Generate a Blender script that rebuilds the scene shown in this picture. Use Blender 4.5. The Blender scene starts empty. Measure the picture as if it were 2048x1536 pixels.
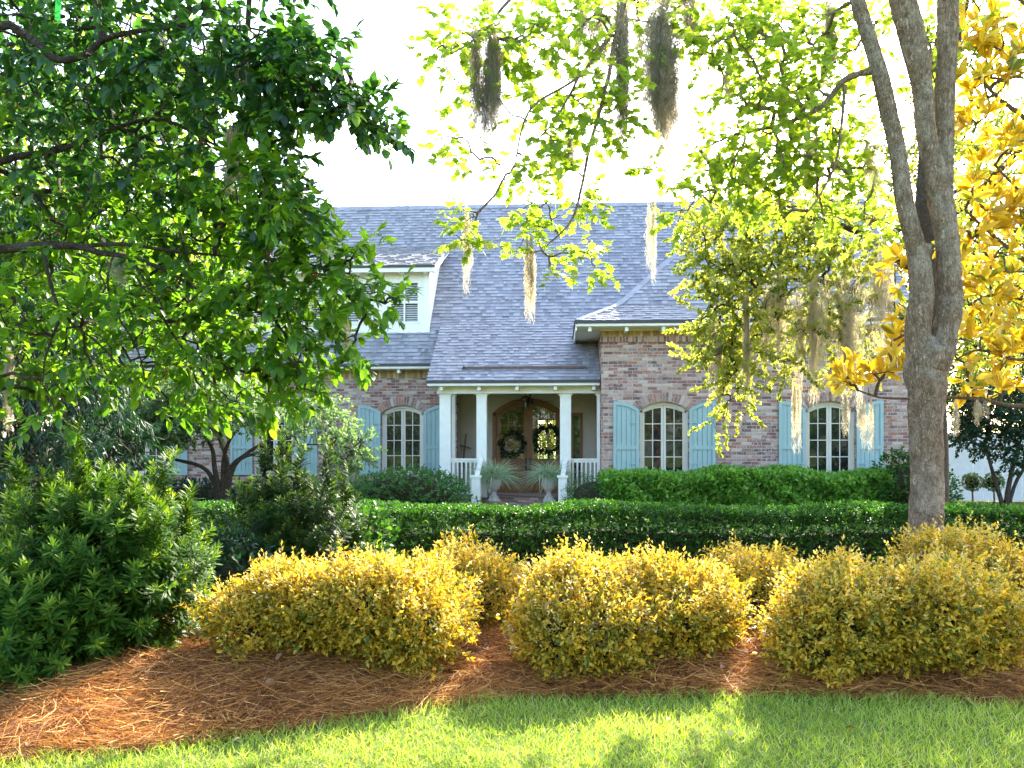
import bpy, math, random
import numpy as np
from mathutils import Vector, Matrix
PI = math.pi
random.seed(7)
rng = np.random.default_rng(11)
scene = bpy.context.scene
COL = scene.collection

# ------------------------------------------------------------------ camera geometry
F, HOR, CH, TH = 1700.0, 900.0, 1.6, math.radians(3.2)
def at(px, py, Y):
    """world point on the plane y=Y that the photograph shows at px,py"""
    u = (px - 1024) / F
    t = Y / (math.cos(TH) + u * math.sin(TH))
    return Vector(((-math.sin(TH) + u * math.cos(TH)) * t, Y, CH - (py - HOR) / F * t))
def gx(px, Y): return at(px, HOR, Y).x
def gz(py, Y, px=1024): return at(px, py, Y).z
def m_per_px(Y): return Y / F

# ------------------------------------------------------------------ object helpers
def empty(name, loc, label, cat, group=None):
    o = bpy.data.objects.new(name, None); COL.objects.link(o)
    o.location = loc; o.empty_display_size = .2
    o['label'] = label; o['category'] = cat
    if group: o['group'] = group
    return o
def tag(o, label=None, cat=None, group=None, kind=None):
    for k, v in (('label', label), ('category', cat), ('group', group), ('kind', kind)):
        if v: o[k] = v
    return o
def origin_of(parent):
    v = Vector((0, 0, 0))
    while parent is not None:
        v += parent.location; parent = parent.parent
    return v
def link(name, me, mat, parent=None, smooth=False):
    o = bpy.data.objects.new(name, me); COL.objects.link(o)
    if mat: me.materials.append(mat)
    if parent is not None:
        off = origin_of(parent)
        me.transform(Matrix.Translation(-off)); o.parent = parent
    if smooth: me.shade_smooth()
    return o
def base_origin(o, p):
    """move a single-mesh thing's origin to its base"""
    p = Vector(p); o.data.transform(Matrix.Translation(-p)); o.location = p
    return o

class MB:
    def __init__(s): s.v = []; s.f = []; s.r = []
    def add(s, vs, fs, r=.5):
        b = len(s.v); s.v += [tuple(p) for p in vs]; s.f += [tuple(i + b for i in f) for f in fs]
        s.r += [r] * len(vs); return s
    def box(s, x0, x1, y0, y1, z0, z1, r=.5):
        return s.add([(x0,y0,z0),(x1,y0,z0),(x1,y1,z0),(x0,y1,z0),(x0,y0,z1),(x1,y0,z1),(x1,y1,z1),(x0,y1,z1)],
                     [(0,3,2,1),(4,5,6,7),(0,1,5,4),(1,2,6,5),(2,3,7,6),(3,0,4,7)], r)
    def bar(s, a, b, w, h, r=.5, up=(0,0,1)):
        a = Vector(a); b = Vector(b); d = (b - a).normalized(); x = d.cross(Vector(up))
        if x.length < 1e-4: x = d.cross(Vector((0,1,0)))
        x = x.normalized() * w / 2; z = x.cross(d).normalized() * h / 2
        vs = [a-x-z, a+x-z, a+x+z, a-x+z, b-x-z, b+x-z, b+x+z, b-x+z]
        return s.add(vs, [(0,1,2,3),(7,6,5,4),(0,4,5,1),(1,5,6,2),(2,6,7,3),(3,7,4,0)], r)
    def prism_xz(s, pts, y0, y1, r=.5):
        """outline in x,z (any winding) extruded along y"""
        n = len(pts)
        ar = sum(pts[i][0]*pts[(i+1)%n][1]-pts[(i+1)%n][0]*pts[i][1] for i in range(n))
        if ar < 0: pts = pts[::-1]
        vs = [(p[0], y0, p[1]) for p in pts] + [(p[0], y1, p[1]) for p in pts]
        fs = [tuple(range(n)), tuple(range(2*n-1, n-1, -1))]
        fs += [(i, n+i, n+(i+1) % n, (i+1) % n) for i in range(n)]
        return s.add(vs, fs, r)
    def tube(s, pts, rad, n=10, r=.5, cap=True, wob=0.):
        pts = [Vector(p) for p in pts]; m = len(pts)
        if not hasattr(rad, '__len__'): rad = [rad] * m
        vs = []; ref = Vector((1, .3, .1))
        for i, p in enumerate(pts):
            d = (pts[min(i+1, m-1)] - pts[max(i-1, 0)]).normalized()
            x = (ref - d * ref.dot(d)).normalized(); y = d.cross(x); ref = x
            for k in range(n):
                a = 2 * PI * k / n
                q = rad[i] * (1 + wob * math.sin(3*a + i*.7) + wob * .6 * math.sin(5*a - i*.45))
                vs.append(p + x * math.cos(a) * q + y * math.sin(a) * q)
        fs = [(i*n+k, i*n+(k+1) % n, (i+1)*n+(k+1) % n, (i+1)*n+k) for i in range(m-1) for k in range(n)]
        if cap: fs += [tuple(range(n-1, -1, -1)), tuple(range((m-1)*n, m*n))]
        return s.add(vs, fs, r)
    def lathe(s, prof, c=(0,0,0), n=24, r=.5):
        vs = [(c[0]+q*math.cos(2*PI*k/n), c[1]+q*math.sin(2*PI*k/n), c[2]+z) for q, z in prof for k in range(n)]
        m = len(prof)
        fs = [(i*n+k, i*n+(k+1) % n, (i+1)*n+(k+1) % n, (i+1)*n+k) for i in range(m-1) for k in range(n)]
        fs += [tuple(range(n-1, -1, -1)), tuple(range((m-1)*n, m*n))]
        return s.add(vs, fs, r)
    def build(s, name, mat, parent=None, smooth=False):
        me = bpy.data.meshes.new(name); me.from_pydata(s.v, [], s.f)
        a = me.attributes.new('rnd', 'FLOAT', 'POINT'); a.data.foreach_set('value', np.array(s.r, dtype=np.float32))
        me.update()
        return link(name, me, mat, parent, smooth)

def np_mesh(name, V, Fc, rnd=None):
    me = bpy.data.meshes.new(name)
    V = np.ascontiguousarray(V, dtype=np.float32); Fc = np.ascontiguousarray(Fc, dtype=np.int32)
    m, c = Fc.shape
    me.vertices.add(len(V)); me.vertices.foreach_set('co', V.ravel())
    me.loops.add(m * c); me.loops.foreach_set('vertex_index', Fc.ravel())
    me.polygons.add(m); me.polygons.foreach_set('loop_start', np.arange(0, m*c, c, dtype=np.int32))
    if rnd is not None:
        a = me.attributes.new('rnd', 'FLOAT', 'POINT'); a.data.foreach_set('value', np.ascontiguousarray(rnd, dtype=np.float32))
    me.update(calc_edges=True); me.validate()
    return me

# ------------------------------------------------------------------ leaves
def tri_leaf(w, cup=.06, droop=.08):
    V = np.array([(0,0,0),(-w*.78,.28,cup),(0,.28,.0),(w*.78,.28,cup),(-w,.55,cup),(0,.55,-.01),(w,.55,cup),
                  (-w*.62,.8,cup*.4-droop*.5),(0,.8,-droop*.5),(w*.62,.8,cup*.4-droop*.5),(0,1,-droop)], float)
    T = np.array([(0,2,1),(0,3,2),(1,2,5),(1,5,4),(2,3,6),(2,6,5),(4,5,8),(4,8,7),(5,6,9),(5,9,8),(7,8,10),(8,9,10)])
    return V, T
OVATE = tri_leaf(.27)
LONG = tri_leaf(.165, .05, .12)
VARI = (np.array([(0,0,0),(-.23,.42,.09),(0,.45,0),(.23,.42,.09),(0,1,-.05)], float), np.array([(0,2,1),(0,3,2),(2,4,1),(2,3,4)]))
SMALL = (np.array([(0,0,0),(-.3,.45,.08),(0,1,-.04),(.3,.45,.08)], float), np.array([(0,2,1),(0,3,2)]))
NARROW = (np.array([(0,0,0),(-.075,.3,.02),(.075,.3,.02),(-.075,.75,.0),(.075,.75,.0),(0,1,-.06)], float),
          np.array([(0,2,1),(1,2,4),(1,4,3),(3,4,5)]))
def maple_leaf():
    prof = [(.0,-.05),(.16,.05),(.42,-.02),(.34,.2),(.62,.42),(.33,.44),(.34,.62),(.16,.6),(0,1.0),(-.16,.6),(-.34,.62),(-.33,.44),(-.62,.42),(-.34,.2),(-.42,-.02),(-.16,.05)]
    V = [(0,.3,0)] + [(x,y,.05-.16*x*x-.08*y*y) for x, y in prof]; n = len(prof)
    return np.array(V, float), np.array([(0,1+i,1+(i+1) % n) for i in range(n)])
MAPLE = maple_leaf()

def unit(a): return a / np.maximum(np.linalg.norm(a, axis=-1, keepdims=True), 1e-9)
def rdir(n):
    return unit(rng.normal(size=(n, 3)))
def place(tmpl, P, D, Nrm, S, R):
    """instances of a leaf template: position, axis, normal hint, size, random value"""
    V, T = tmpl; n = len(P); k = len(V)
    D = unit(D); X = unit(np.cross(D, Nrm)); Z = np.cross(X, D)
    W = P[:, None, :] + S[:, None, None] * (V[None, :, 0:1] * X[:, None, :] + V[None, :, 1:2] * D[:, None, :] + V[None, :, 2:3] * Z[:, None, :])
    Fc = T[None] + (np.arange(n) * k)[:, None, None]
    RR = np.repeat(R[:, None], k, 1)
    if tmpl is VARI: RR[:, 0] *= .3; RR[:, 2] *= .35
    return W.reshape(-1, 3), Fc.reshape(-1, 3), RR.reshape(-1)
def merge(parts):
    Vs, Fs, Rs = [], [], []; b = 0
    for V, Fc, R in parts:
        Vs.append(V); Fs.append(Fc + b); Rs.append(R); b += len(V)
    return np.concatenate(Vs), np.concatenate(Fs), np.concatenate(Rs)
def sprigs(tmpl, P, D, k, L, size, spread=.9, grav=.25, upn=.9, jit=.25, start=.1):
    out = []; n = len(P); D = unit(D); tone = rng.random(n)
    for j in range(k):
        t = start + (1 - start) * (j + .5) / k
        rad = rdir(n); rad = unit(rad - D * np.sum(rad * D, axis=1, keepdims=True))
        s = spread * (1.15 - .75 * t)
        ld = D * (1 - .45 * s) + rad * s + np.array([0, 0, -grav]); ld += rng.normal(size=(n, 3)) * jit
        nr = rdir(n) * (1 - upn) + np.array([0, 0, upn]) + .001
        pos = P + D * (L * t) + rng.normal(size=(n, 3)) * .004
        out.append(place(tmpl, pos, ld, nr, size * rng.uniform(.65, 1.15, n), np.clip(tone*.5 + rng.random(n)*.5, 0, 1)))
    return merge(out)
def np_leaves(name, data, mat, parent, smooth=False):
    me = np_mesh(name, *data)
    return link(name, me, mat, parent, smooth)

# ------------------------------------------------------------------ branching skeleton
def tubes_np(A, B, ra, rb, n=5):
    d = unit(B - A); ref = np.where(np.abs(d[:, 2:3]) > .9, np.array([[1., 0, 0]]), np.array([[0, 0, 1.]]))
    x = unit(np.cross(d, ref)); y = np.cross(d, x)
    ang = np.arange(n) * 2 * PI / n
    ring = x[:, None, :] * np.cos(ang)[None, :, None] + y[:, None, :] * np.sin(ang)[None, :, None]
    V = np.concatenate([A[:, None, :] + ring * ra[:, None, None], B[:, None, :] + ring * rb[:, None, None]], axis=1)
    m = len(A); k = np.arange(n); f = np.stack([k, (k+1) % n, n+(k+1) % n, n+k], axis=1)
    Fc = f[None] + (np.arange(m) * 2 * n)[:, None, None]
    return V.reshape(-1, 3), Fc.reshape(-1, 4), np.full(m*2*n, .5)
def grow(limbs, P, tip=.004, maxr=.05, power=.42, back=.12):
    """join every point to the nearest limb or earlier point, as twigs; returns tubes and twig directions"""
    L0 = []; 
    for pl in limbs:
        for a, b in zip(pl[:-1], pl[1:]):
            for t in np.linspace(0, 1, 6)[:-1]: L0.append(np.array(a[:3]) * (1 - t) + np.array(b[:3]) * t)
        L0.append(np.array(pl[-1][:3]))
    L0 = np.array(L0); n = len(P); m = len(L0)
    pos = np.concatenate([L0, P]); par = np.full(n + m, -1); plen = np.zeros(n + m)
    dd = np.linalg.norm(P[:, None, :] - L0[None], axis=2); best = dd.min(1); bp = dd.argmin(1)
    done = np.zeros(n, bool); order = []; cost = best.copy()
    for _ in range(n):
        i = int(np.argmin(np.where(done, 1e9, cost))); done[i] = True; order.append(i)
        par[m + i] = bp[i]; plen[m + i] = plen[bp[i]] + np.linalg.norm(P[i] - pos[bp[i]])
        c = np.linalg.norm(P - P[i], axis=1) + back * plen[m + i]
        u = (c < cost) & ~done; cost[u] = c[u]; bp[u] = m + i
    cnt = np.zeros(n + m); 
    for i in reversed(order):
        cnt[m + i] += 1
        cnt[par[m + i]] += cnt[m + i]
    A = pos[par[m:]]; B = P
    rb = np.minimum(tip * np.maximum(cnt[m:], 1) ** power, maxr)
    pc = par[m:]; ra = np.where(pc >= m, np.minimum(tip * np.maximum(cnt[pc], 1) ** power, maxr), rb * 1.15)
    ra = np.minimum(ra, rb * 1.5)
    M = (A + B) / 2 + rng.normal(size=A.shape) * .06 * np.linalg.norm(B - A, axis=1, keepdims=True)
    M[:, 2] += .05 * np.linalg.norm(B - A, axis=1)
    rm = (ra + rb) / 2
    return merge([tubes_np(A, M, ra, rm), tubes_np(M, B, rm, rb)]), unit(B - M)
def cloud(cl):
    out = []
    for px, py, rx, ry, Y, dY, n in cl:
        q = rdir(n) * (rng.random((n, 1)) ** (1/2.4))
        for a in q: out.append(at(px + rx * a[0], py + ry * a[1], Y + dY * a[2]))
    return np.array([tuple(p) for p in out])
def cloud3(cl):
    out = []
    for x, y, z, rx, ry, rz, n in cl:
        q = rdir(n) * (rng.random((n, 1)) ** (1/2.4)); out.append(np.array([x, y, z]) + q * np.array([rx, ry, rz]))
    return np.concatenate(out)
def limb_px(pts, Y0, scale=None):
    """pixel polyline (px, py, width px, depth offset) to world points with radius"""
    out = []
    for p in pts:
        Y = Y0 + (p[3] if len(p) > 3 else 0)
        q = at(p[0], p[1], Y); u = (p[0]-1024)/F
        out.append((q.x, q.y, q.z, p[2] * .455 * m_per_px(Y) / (math.cos(TH)+u*math.sin(TH)) / math.sqrt(1+u*u)))
    return out
def smooth_limb(pl, sub=4):
    """Catmull-Rom refinement of a limb polyline"""
    P = [np.array(p, float) for p in pl]; out = []
    for i in range(len(P) - 1):
        p0 = P[max(i-1, 0)]; p1 = P[i]; p2 = P[i+1]; p3 = P[min(i+2, len(P)-1)]
        for k in range(sub):
            t = k / sub
            out.append(.5*((2*p1) + (p2-p0)*t + (2*p0-5*p1+4*p2-p3)*t*t + (3*p1-p0-3*p2+p3)*t**3))
    out.append(P[-1]); return out
def limb_mesh(mb, pl, n=14, wob=.03):
    if n >= 18:      # big trunk: ridged bark, knots and slight bends in the mesh itself
        q = smooth_limb(pl, 14); m = len(q); nn = 36; r_ = np.random.default_rng(int(abs(pl[0][0]*1000)) % 9999+m); b0 = len(mb.v)
        ph = r_.random(8)*6.28; kn = [(r_.integers(2, m-2), r_.random()*6.28, r_.uniform(.06, .16)) for _ in range(max(1, m//9))]
        pts = [Vector(p[:3])+Vector((.06*p[3]*math.sin(i*.23+ph[0]), .05*p[3]*math.sin(i*.31+ph[1]), 0)) for i, p in enumerate(q)]
        mb.tube(pts, [max(p[3], .003) for p in q], nn)
        for i in range(m):
            c = pts[i]
            for k in range(nn):
                a = 2*PI*k/nn; v = Vector(mb.v[b0+i*nn+k]); d = .035*math.sin(11*a+ph[2]+.5*math.sin(i*.35))+.03*math.sin(5*a+i*.21+ph[3])+.02*math.sin(17*a-i*.5+ph[4])+r_.normal(0, .014)
                for ki, ka, kh in kn: d += kh*math.exp(-((i-ki)/1.1)**2-((math.cos(a)-math.cos(ka))**2+(math.sin(a)-math.sin(ka))**2)/.12)
                mb.v[b0+i*nn+k] = tuple(c+(v-c)*(1+d))
        return
    q = smooth_limb(pl); mb.tube([p[:3] for p in q], [max(p[3], .003) for p in q], n, wob=wob)

# ------------------------------------------------------------------ materials
class NT:
    def __init__(s, name):
        s.m = bpy.data.materials.new(name); s.m.use_nodes = True; s.t = s.m.node_tree; s.t.nodes.clear()
    def n(s, typ, ins=None, **props):
        nd = s.t.nodes.new('ShaderNode' + typ)
        for k, v in props.items(): setattr(nd, k, v)
        for k, v in (ins or {}).items():
            sk = nd.inputs[k]
            if isinstance(v, bpy.types.NodeSocket): s.t.links.new(v, sk)
            elif isinstance(v, bpy.types.Node): s.t.links.new(v.outputs[0], sk)
            else:
                if sk.type == 'RGBA' and len(v) == 3: v = (*v, 1)
                sk.default_value = v
        return nd
    def math(s, op, a, b=0.): return s.n('Math', {0: a, 1: b}, operation=op).outputs[0]
    def ramp(s, fac, stops, interp='LINEAR'):
        r = s.n('ValToRGB', {0: fac}); cr = r.color_ramp; cr.interpolation = interp
        while len(cr.elements) < len(stops): cr.elements.new(.5)
        for e, (p, c) in zip(cr.elements, stops): e.position = p; e.color = (*c, 1)
        return r.outputs[0]
    def mix(s, fac, a, b, mode='MIX'):
        return s.n('Mix', {0: fac, 6: a, 7: b}, data_type='RGBA', blend_type=mode).outputs[2]
    def noise(s, scale, detail=3., vec=None, rough=.55):
        i = {'Scale': scale, 'Detail': detail, 'Roughness': rough}
        if vec is not None: i['Vector'] = vec
        return s.n('TexNoise', i).outputs[0]
    def rng(s, v, a, b, c=0., d=1.): return s.n('MapRange', {0: v, 1: a, 2: b, 3: c, 4: d}).outputs[0]
    def coord(s): return s.n('TexCoord').outputs['Object']
    def attr(s, name='rnd'): return s.n('Attribute', attribute_name=name).outputs['Fac']
    def out(s, sh):
        s.t.links.new(sh if isinstance(sh, bpy.types.NodeSocket) else sh.outputs[0], s.n('OutputMaterial').inputs[0]); return s.m
    def bump(s, h, strength=.4, dist=.01): return s.n('Bump', {'Height': h, 'Strength': strength, 'Distance': dist}).outputs[0]
    def bsdf(s, col, rough=.7, spec=.3, nrm=None, metal=0.):
        i = {'Base Color': col, 'Roughness': rough, 'Specular IOR Level': spec, 'Metallic': metal}
        if nrm is not None: i['Normal'] = nrm
        return s.n('BsdfPrincipled', i)

def leaf_mat(name, stops, trans=.45, rough=.45, spec=.35, tcol=(1.6, 1.5, .6), vary=.25):
    """leaf: per-leaf colour from the rnd attribute, light passing through the blade"""
    s = NT(name); c = s.ramp(s.attr(), stops)
    c2 = s.mix(s.math('MULTIPLY', s.rng(s.noise(2.2, 2., s.coord()), .35, .7), vary), c, s.mix(1., c, (.75, .8, .6), 'MULTIPLY'))
    tc = s.mix(1., c2, tcol, 'MULTIPLY')
    a = s.bsdf(c2, rough, spec); b = s.n('BsdfTranslucent', {0: tc})
    return s.out(s.n('MixShader', {0: trans, 1: a, 2: b}))
def plain(name, col, rough=.6, spec=.3, var=.12, scale=6., bump=0., metal=0.):
    s = NT(name); co = s.coord(); n = s.noise(scale, 5., co)
    c = s.mix(s.rng(n, .3, .7), tuple(x*(1-var) for x in col), tuple(min(1, x*(1+var)) for x in col))
    nr = s.bump(s.noise(scale*8, 3., co), bump, .004) if bump else None
    return s.out(s.bsdf(c, rough, spec, nr, metal))
def bark_mat(name, dark, light, lichen=None, zs=.25, sc=9., lich_amt=.5):
    s = NT(name); co = s.coord(); dn = s.n('TexNoise', {'Vector': co, 'Scale': sc*.9, 'Detail': 4.}).outputs['Color']
    cw = s.n('VectorMath', {0: co, 1: s.n('VectorMath', {0: dn, 1: (.09, .09, .3)}, operation='MULTIPLY').outputs[0]}, operation='ADD').outputs[0]
    mp = s.n('Mapping', {0: cw, 3: (1, 1, zs)}).outputs[0]
    n1 = s.noise(sc*3.4, 8., mp, .72); n2 = s.noise(sc*.35, 5., co, .65); n3 = s.noise(sc*1.3, 5., co)
    vo = s.n('TexVoronoi', {'Vector': mp, 'Scale': sc*3.}, feature='DISTANCE_TO_EDGE').outputs[0]
    cr = s.rng(vo, .0, .14, .25, 1.); fis = s.math('MULTIPLY', cr, s.rng(n1, .3, .6))
    c = s.mix(fis, dark, light)
    c = s.mix(s.math('MULTIPLY', s.rng(n3, .42, .62), .55), c, s.mix(1., c, (.5, .45, .4), 'MULTIPLY'))
    if lichen: c = s.mix(s.math('MULTIPLY', s.math('MULTIPLY', s.rng(n2, .48, .6), s.rng(s.noise(sc*8, 4., co), .4, .6)), lich_amt), c, lichen)
    ml = s.n('Mapping', {0: cw, 3: (1, 1, 3.2)}).outputs[0]; ln = s.rng(s.noise(sc*1.1, 4., ml, .6), .58, .68)
    c = s.mix(s.math('MULTIPLY', ln, .6), c, dark)
    h = s.math('SUBTRACT', s.math('ADD', fis, s.math('MULTIPLY', n3, .6)), s.math('MULTIPLY', ln, .4))
    return s.out(s.bsdf(c, .9, .12, s.bump(h, 1., .022)))

def cell_nodes(s, u, v, w, h, half=True, wob=.012):
    """bricks: random value per brick, distance to the joint in metres"""
    co = s.coord()
    wv = s.math('MULTIPLY', s.math('SUBTRACT', s.noise(7., 2., co), .5), wob)
    v = s.math('ADD', v, wv); u = s.math('ADD', u, s.math('MULTIPLY', s.math('SUBTRACT', s.noise(9., 2., co), .5), wob*1.5))
    vr = s.math('DIVIDE', v, h); row = s.math('FLOOR', vr); fv = s.math('FRACT', vr)
    off = s.math('MULTIPLY', s.math('MODULO', row, 2.), .5) if half else 0.
    uu = s.math('ADD', s.math('DIVIDE', u, w), off); col = s.math('FLOOR', uu); fu = s.math('FRACT', uu)
    vec = s.n('CombineXYZ', {0: col, 1: row, 2: 0.}).outputs[0]
    wn = s.n('TexWhiteNoise', {'Vector': vec}, noise_dimensions='3D')
    du = s.math('MULTIPLY', s.math('MINIMUM', fu, s.math('SUBTRACT', 1., fu)), w)
    dv = s.math('MULTIPLY', s.math('MINIMUM', fv, s.math('SUBTRACT', 1., fv)), h)
    return wn.outputs[0], s.math('MINIMUM', du, dv)
BRICK_STOPS = [(0, (.31,.15,.115)), (.14, (.21,.095,.08)), (.26, (.37,.235,.18)), (.38, (.46,.32,.255)), (.5, (.26,.12,.10)),
               (.6, (.43,.29,.235)), (.7, (.155,.095,.09)), (.78, (.52,.41,.335)), (.87, (.37,.155,.10)), (.94, (.30,.22,.2))]
TAN_STOPS = [(0, (.46,.32,.16)), (.25, (.56,.40,.20)), (.5, (.34,.22,.11)), (.7, (.60,.45,.26)), (.88, (.27,.17,.09))]
def brick_mat(name, stops=BRICK_STOPS, w=.235, h=.078, half=True, mortar=(.50,.44,.40), smear=.6):
    s = NT(name); co = s.coord(); sp = s.n('SeparateXYZ', {0: co})
    u = s.math('ADD', sp.outputs[0], sp.outputs[1]); v = sp.outputs[2]
    rv, d = cell_nodes(s, u, v, w, h, half)
    c = s.ramp(rv, stops, 'CONSTANT')
    c = s.mix(s.math('MULTIPLY', s.rng(s.noise(38., 5., co), .35, .7), .4), c, s.mix(1., c, (.62, .58, .56), 'MULTIPLY'))
    blotch = s.rng(s.noise(.9, 4., co, .65), .42, .66)
    fine = s.rng(s.noise(16., 5., co, .7), .46, .62)
    sm = s.math('MULTIPLY', s.math('MULTIPLY', fine, s.math('ADD', s.math('MULTIPLY', blotch, .9), .18)), smear)
    c = s.mix(sm, c, (.58, .51, .46))
    mk = s.rng(d, .004, .010)
    c = s.mix(mk, s.mix(s.rng(s.noise(3., 3., co), .4, .6), mortar, tuple(x*.72 for x in mortar)), c)
    ht = s.math('ADD', mk, s.math('MULTIPLY', s.noise(60., 4., co), .5))
    return s.out(s.bsdf(c, .9, .15, s.bump(ht, .7, .012)))
def shingle_mat():
    s = NT('slate grey shingles'); co = s.coord()
    c = s.ramp(s.attr(), [(0, (.20,.195,.21)), (.3, (.255,.248,.265)), (.6, (.30,.294,.312)), (.85, (.335,.326,.342)), (1, (.355,.347,.36))])
    c = s.mix(s.math('MULTIPLY', s.rng(s.noise(1.1, 4., co), .4, .7), .35), c, s.mix(1., c, (.72, .72, .74), 'MULTIPLY'))
    stv = s.n('Mapping', {0: co, 3: (2.2, .25, .25)}).outputs[0]
    c = s.mix(s.math('MULTIPLY', s.rng(s.noise(1.6, 5., stv, .65), .48, .7), .45), c, s.mix(1., c, (.66, .64, .62), 'MULTIPLY'))
    g = s.noise(140., 3., co)
    c = s.mix(s.math('MULTIPLY', s.rng(g, .4, .65), .4), c, s.mix(1., c, (.6, .6, .62), 'MULTIPLY'))
    return s.out(s.bsdf(c, .92, .15, s.bump(g, .4, .006)))
def wood_mat(name, a, b, sc=(14, 14, 1.2), rough=.4):
    s = NT(name); mp = s.n('Mapping', {0: s.coord(), 3: sc}).outputs[0]
    n = s.noise(2.5, 6., mp, .65)
    return s.out(s.bsdf(s.mix(s.rng(n, .32, .66), a, b), rough, .4, s.bump(n, .2, .004)))
def glass_mat(name, tint, through=0.):
    s = NT(name); co = s.coord()
    nr = s.bump(s.noise(1.6, 2., co), .05, .03)
    g = s.bsdf(tint, .03, .6, nr)
    if not through: return s.out(g)
    gl = s.n('BsdfGlossy', {'Color': (1, 1, 1, 1), 'Roughness': .02, 'Normal': nr})
    tr = s.n('BsdfTransparent', {0: (.8, .85, .8, 1)})
    fr = s.n('Fresnel', {0: 1.5})
    return s.out(s.n('MixShader', {0: fr, 1: tr, 2: gl}))

M = {}
M['brick'] = brick_mat('old brick')
M['soldier'] = brick_mat('tan soldier brick', TAN_STOPS, .082, 3.0, False, (.36,.28,.18), .3)
M['rowlock'] = brick_mat('rowlock brick', BRICK_STOPS, .075, 3.0, False)
M['paver'] = brick_mat('step brick', BRICK_STOPS, .2, .07, True, (.3,.26,.23), .3)
M['shingle'] = shingle_mat()
M['white'] = plain('cream white paint', (.78,.76,.69), .5, .35, .05)
M['trim'] = plain('putty trim paint', (.58,.54,.46), .5, .35, .05)
M['drip'] = plain('dark drip edge', (.05,.05,.055), .5, .3)
M['blue'] = plain('duck egg blue paint', (.285,.405,.40), .5, .35, .06, 3.)
M['beige'] = plain('beige board paint', (.46,.42,.35), .6, .3, .06)
M['ceilingp'] = plain('porch ceiling paint', (.5,.5,.46), .6, .3, .05)
M['door'] = wood_mat('oiled oak', (.15,.055,.013), (.26,.10,.024))
M['glass'] = glass_mat('dark window glass', (.012,.014,.014))
M['clear'] = glass_mat('clear door glass', (1,1,1), 1)
M['metal'] = plain('black iron', (.03,.028,.026), .45, .4, .2)
M['stone'] = plain('weathered urn stone', (.42,.38,.35), .85, .2, .25, 9., .4)
M['rust'] = plain('rusty brown metal', (.12,.075,.06), .6, .3, .3, 12.)
M['slat'] = plain('blind slats', (.6,.6,.57), .5, .3, .05)
M['room'] = plain('dim room paint', (.22,.19,.16), .8, .2)
M['stick'] = plain('dry stick', (.16,.11,.08), .8, .2, .3, 20.)
M['fencep'] = plain('white fence paint', (.72,.73,.75), .6, .3, .06)
M['maplebark'] = bark_mat('maple bark', (.12,.08,.05), (.54,.40,.27), (.60,.54,.42), .16, 13., .6)
M['bark'] = bark_mat('dark bark', (.05,.038,.028), (.15,.115,.085), (.2,.2,.16), .4, 14., .3)
M['palebark'] = bark_mat('pale twig bark', (.16,.11,.07), (.33,.25,.16), None, .5, 18.)
M['twig'] = plain('brown twigs', (.03,.024,.014), .9, .1, .3, 10.)

M['leaf_holly'] = leaf_mat('broad glossy leaf', [(0, (.03,.085,.016)), (.35, (.065,.165,.02)), (.7, (.12,.25,.025)), (1, (.22,.34,.035))], .55, .42, .4, (1.65,1.6,.45))
M['leaf_holly_shaded'] = leaf_mat('shaded glossy leaf', [(0, (.012,.042,.018)), (.4, (.025,.08,.024)), (.8, (.05,.125,.026)), (1, (.11,.2,.03))], .45, .4, .45, (1.5,1.6,.55))  # shade of the upper crown painted in as darker, bluer leaf colour
M['leaf_maple'] = leaf_mat('maple leaf', [(0, (.10,.18,.025)), (.35, (.19,.29,.04)), (.75, (.29,.38,.06)), (1, (.42,.45,.1))], .62, .5, .3, (1.6,1.55,.6))
M['leaf_oak'] = leaf_mat('oak leaf', [(0, (.03,.065,.025)), (.2, (.09,.15,.035)), (.5, (.22,.29,.06)), (1, (.42,.45,.16))], .6, .4, .4, (1.9,1.6,.6))
M['leaf_magnolia'] = leaf_mat('magnolia leaf with tan underside', [(0, (.30,.18,.015)), (.3, (.48,.33,.022)), (.6, (.62,.46,.035)), (.76, (.56,.46,.06)), (.83, (.24,.28,.045)), (1, (.08,.14,.03))], .4, .4, .4, (1.35,1.2,.5))
M['leaf_yellow'] = leaf_mat('variegated golden leaf', [(0, (.05,.085,.015)), (.17, (.13,.16,.02)), (.3, (.44,.33,.03)), (.5, (.70,.45,.035)), (.72, (.62,.29,.02)), (.85, (.72,.55,.22)), (1, (.52,.26,.11))], .4, .5, .3, (1.3,1.2,.6))
M['leaf_shoot'] = leaf_mat('pinkish gold young leaf', [(0, (.14,.17,.03)), (.25, (.46,.38,.07)), (.5, (.66,.50,.15)), (.8, (.66,.47,.28)), (1, (.52,.28,.16))], .4, .5, .25, (1.25,1.15,.7))
M['flower'] = leaf_mat('pale pink bloom', [(0, (.62,.42,.36)), (1, (.78,.68,.62))], .35, .6, .2, (1.1,1.,.9))
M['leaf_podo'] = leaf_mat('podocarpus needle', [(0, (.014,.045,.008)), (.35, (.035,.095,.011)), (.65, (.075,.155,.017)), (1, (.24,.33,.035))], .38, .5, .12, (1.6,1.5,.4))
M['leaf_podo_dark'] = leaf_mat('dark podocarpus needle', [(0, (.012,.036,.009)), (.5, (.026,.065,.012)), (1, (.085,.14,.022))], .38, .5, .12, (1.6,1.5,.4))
M['leaf_hedge'] = leaf_mat('boxwood leaf', [(0, (.011,.04,.008)), (.4, (.02,.075,.011)), (.8, (.055,.15,.018)), (1, (.12,.24,.03))], .35, .48, .3, (1.6,1.6,.5))
M['leaf_soft'] = leaf_mat('soft green shrub leaf', [(0, (.05,.15,.03)), (.4, (.12,.28,.05)), (.75, (.24,.42,.08)), (1, (.38,.52,.12))], .4, .5, .3, (1.4,1.5,.6))
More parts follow.
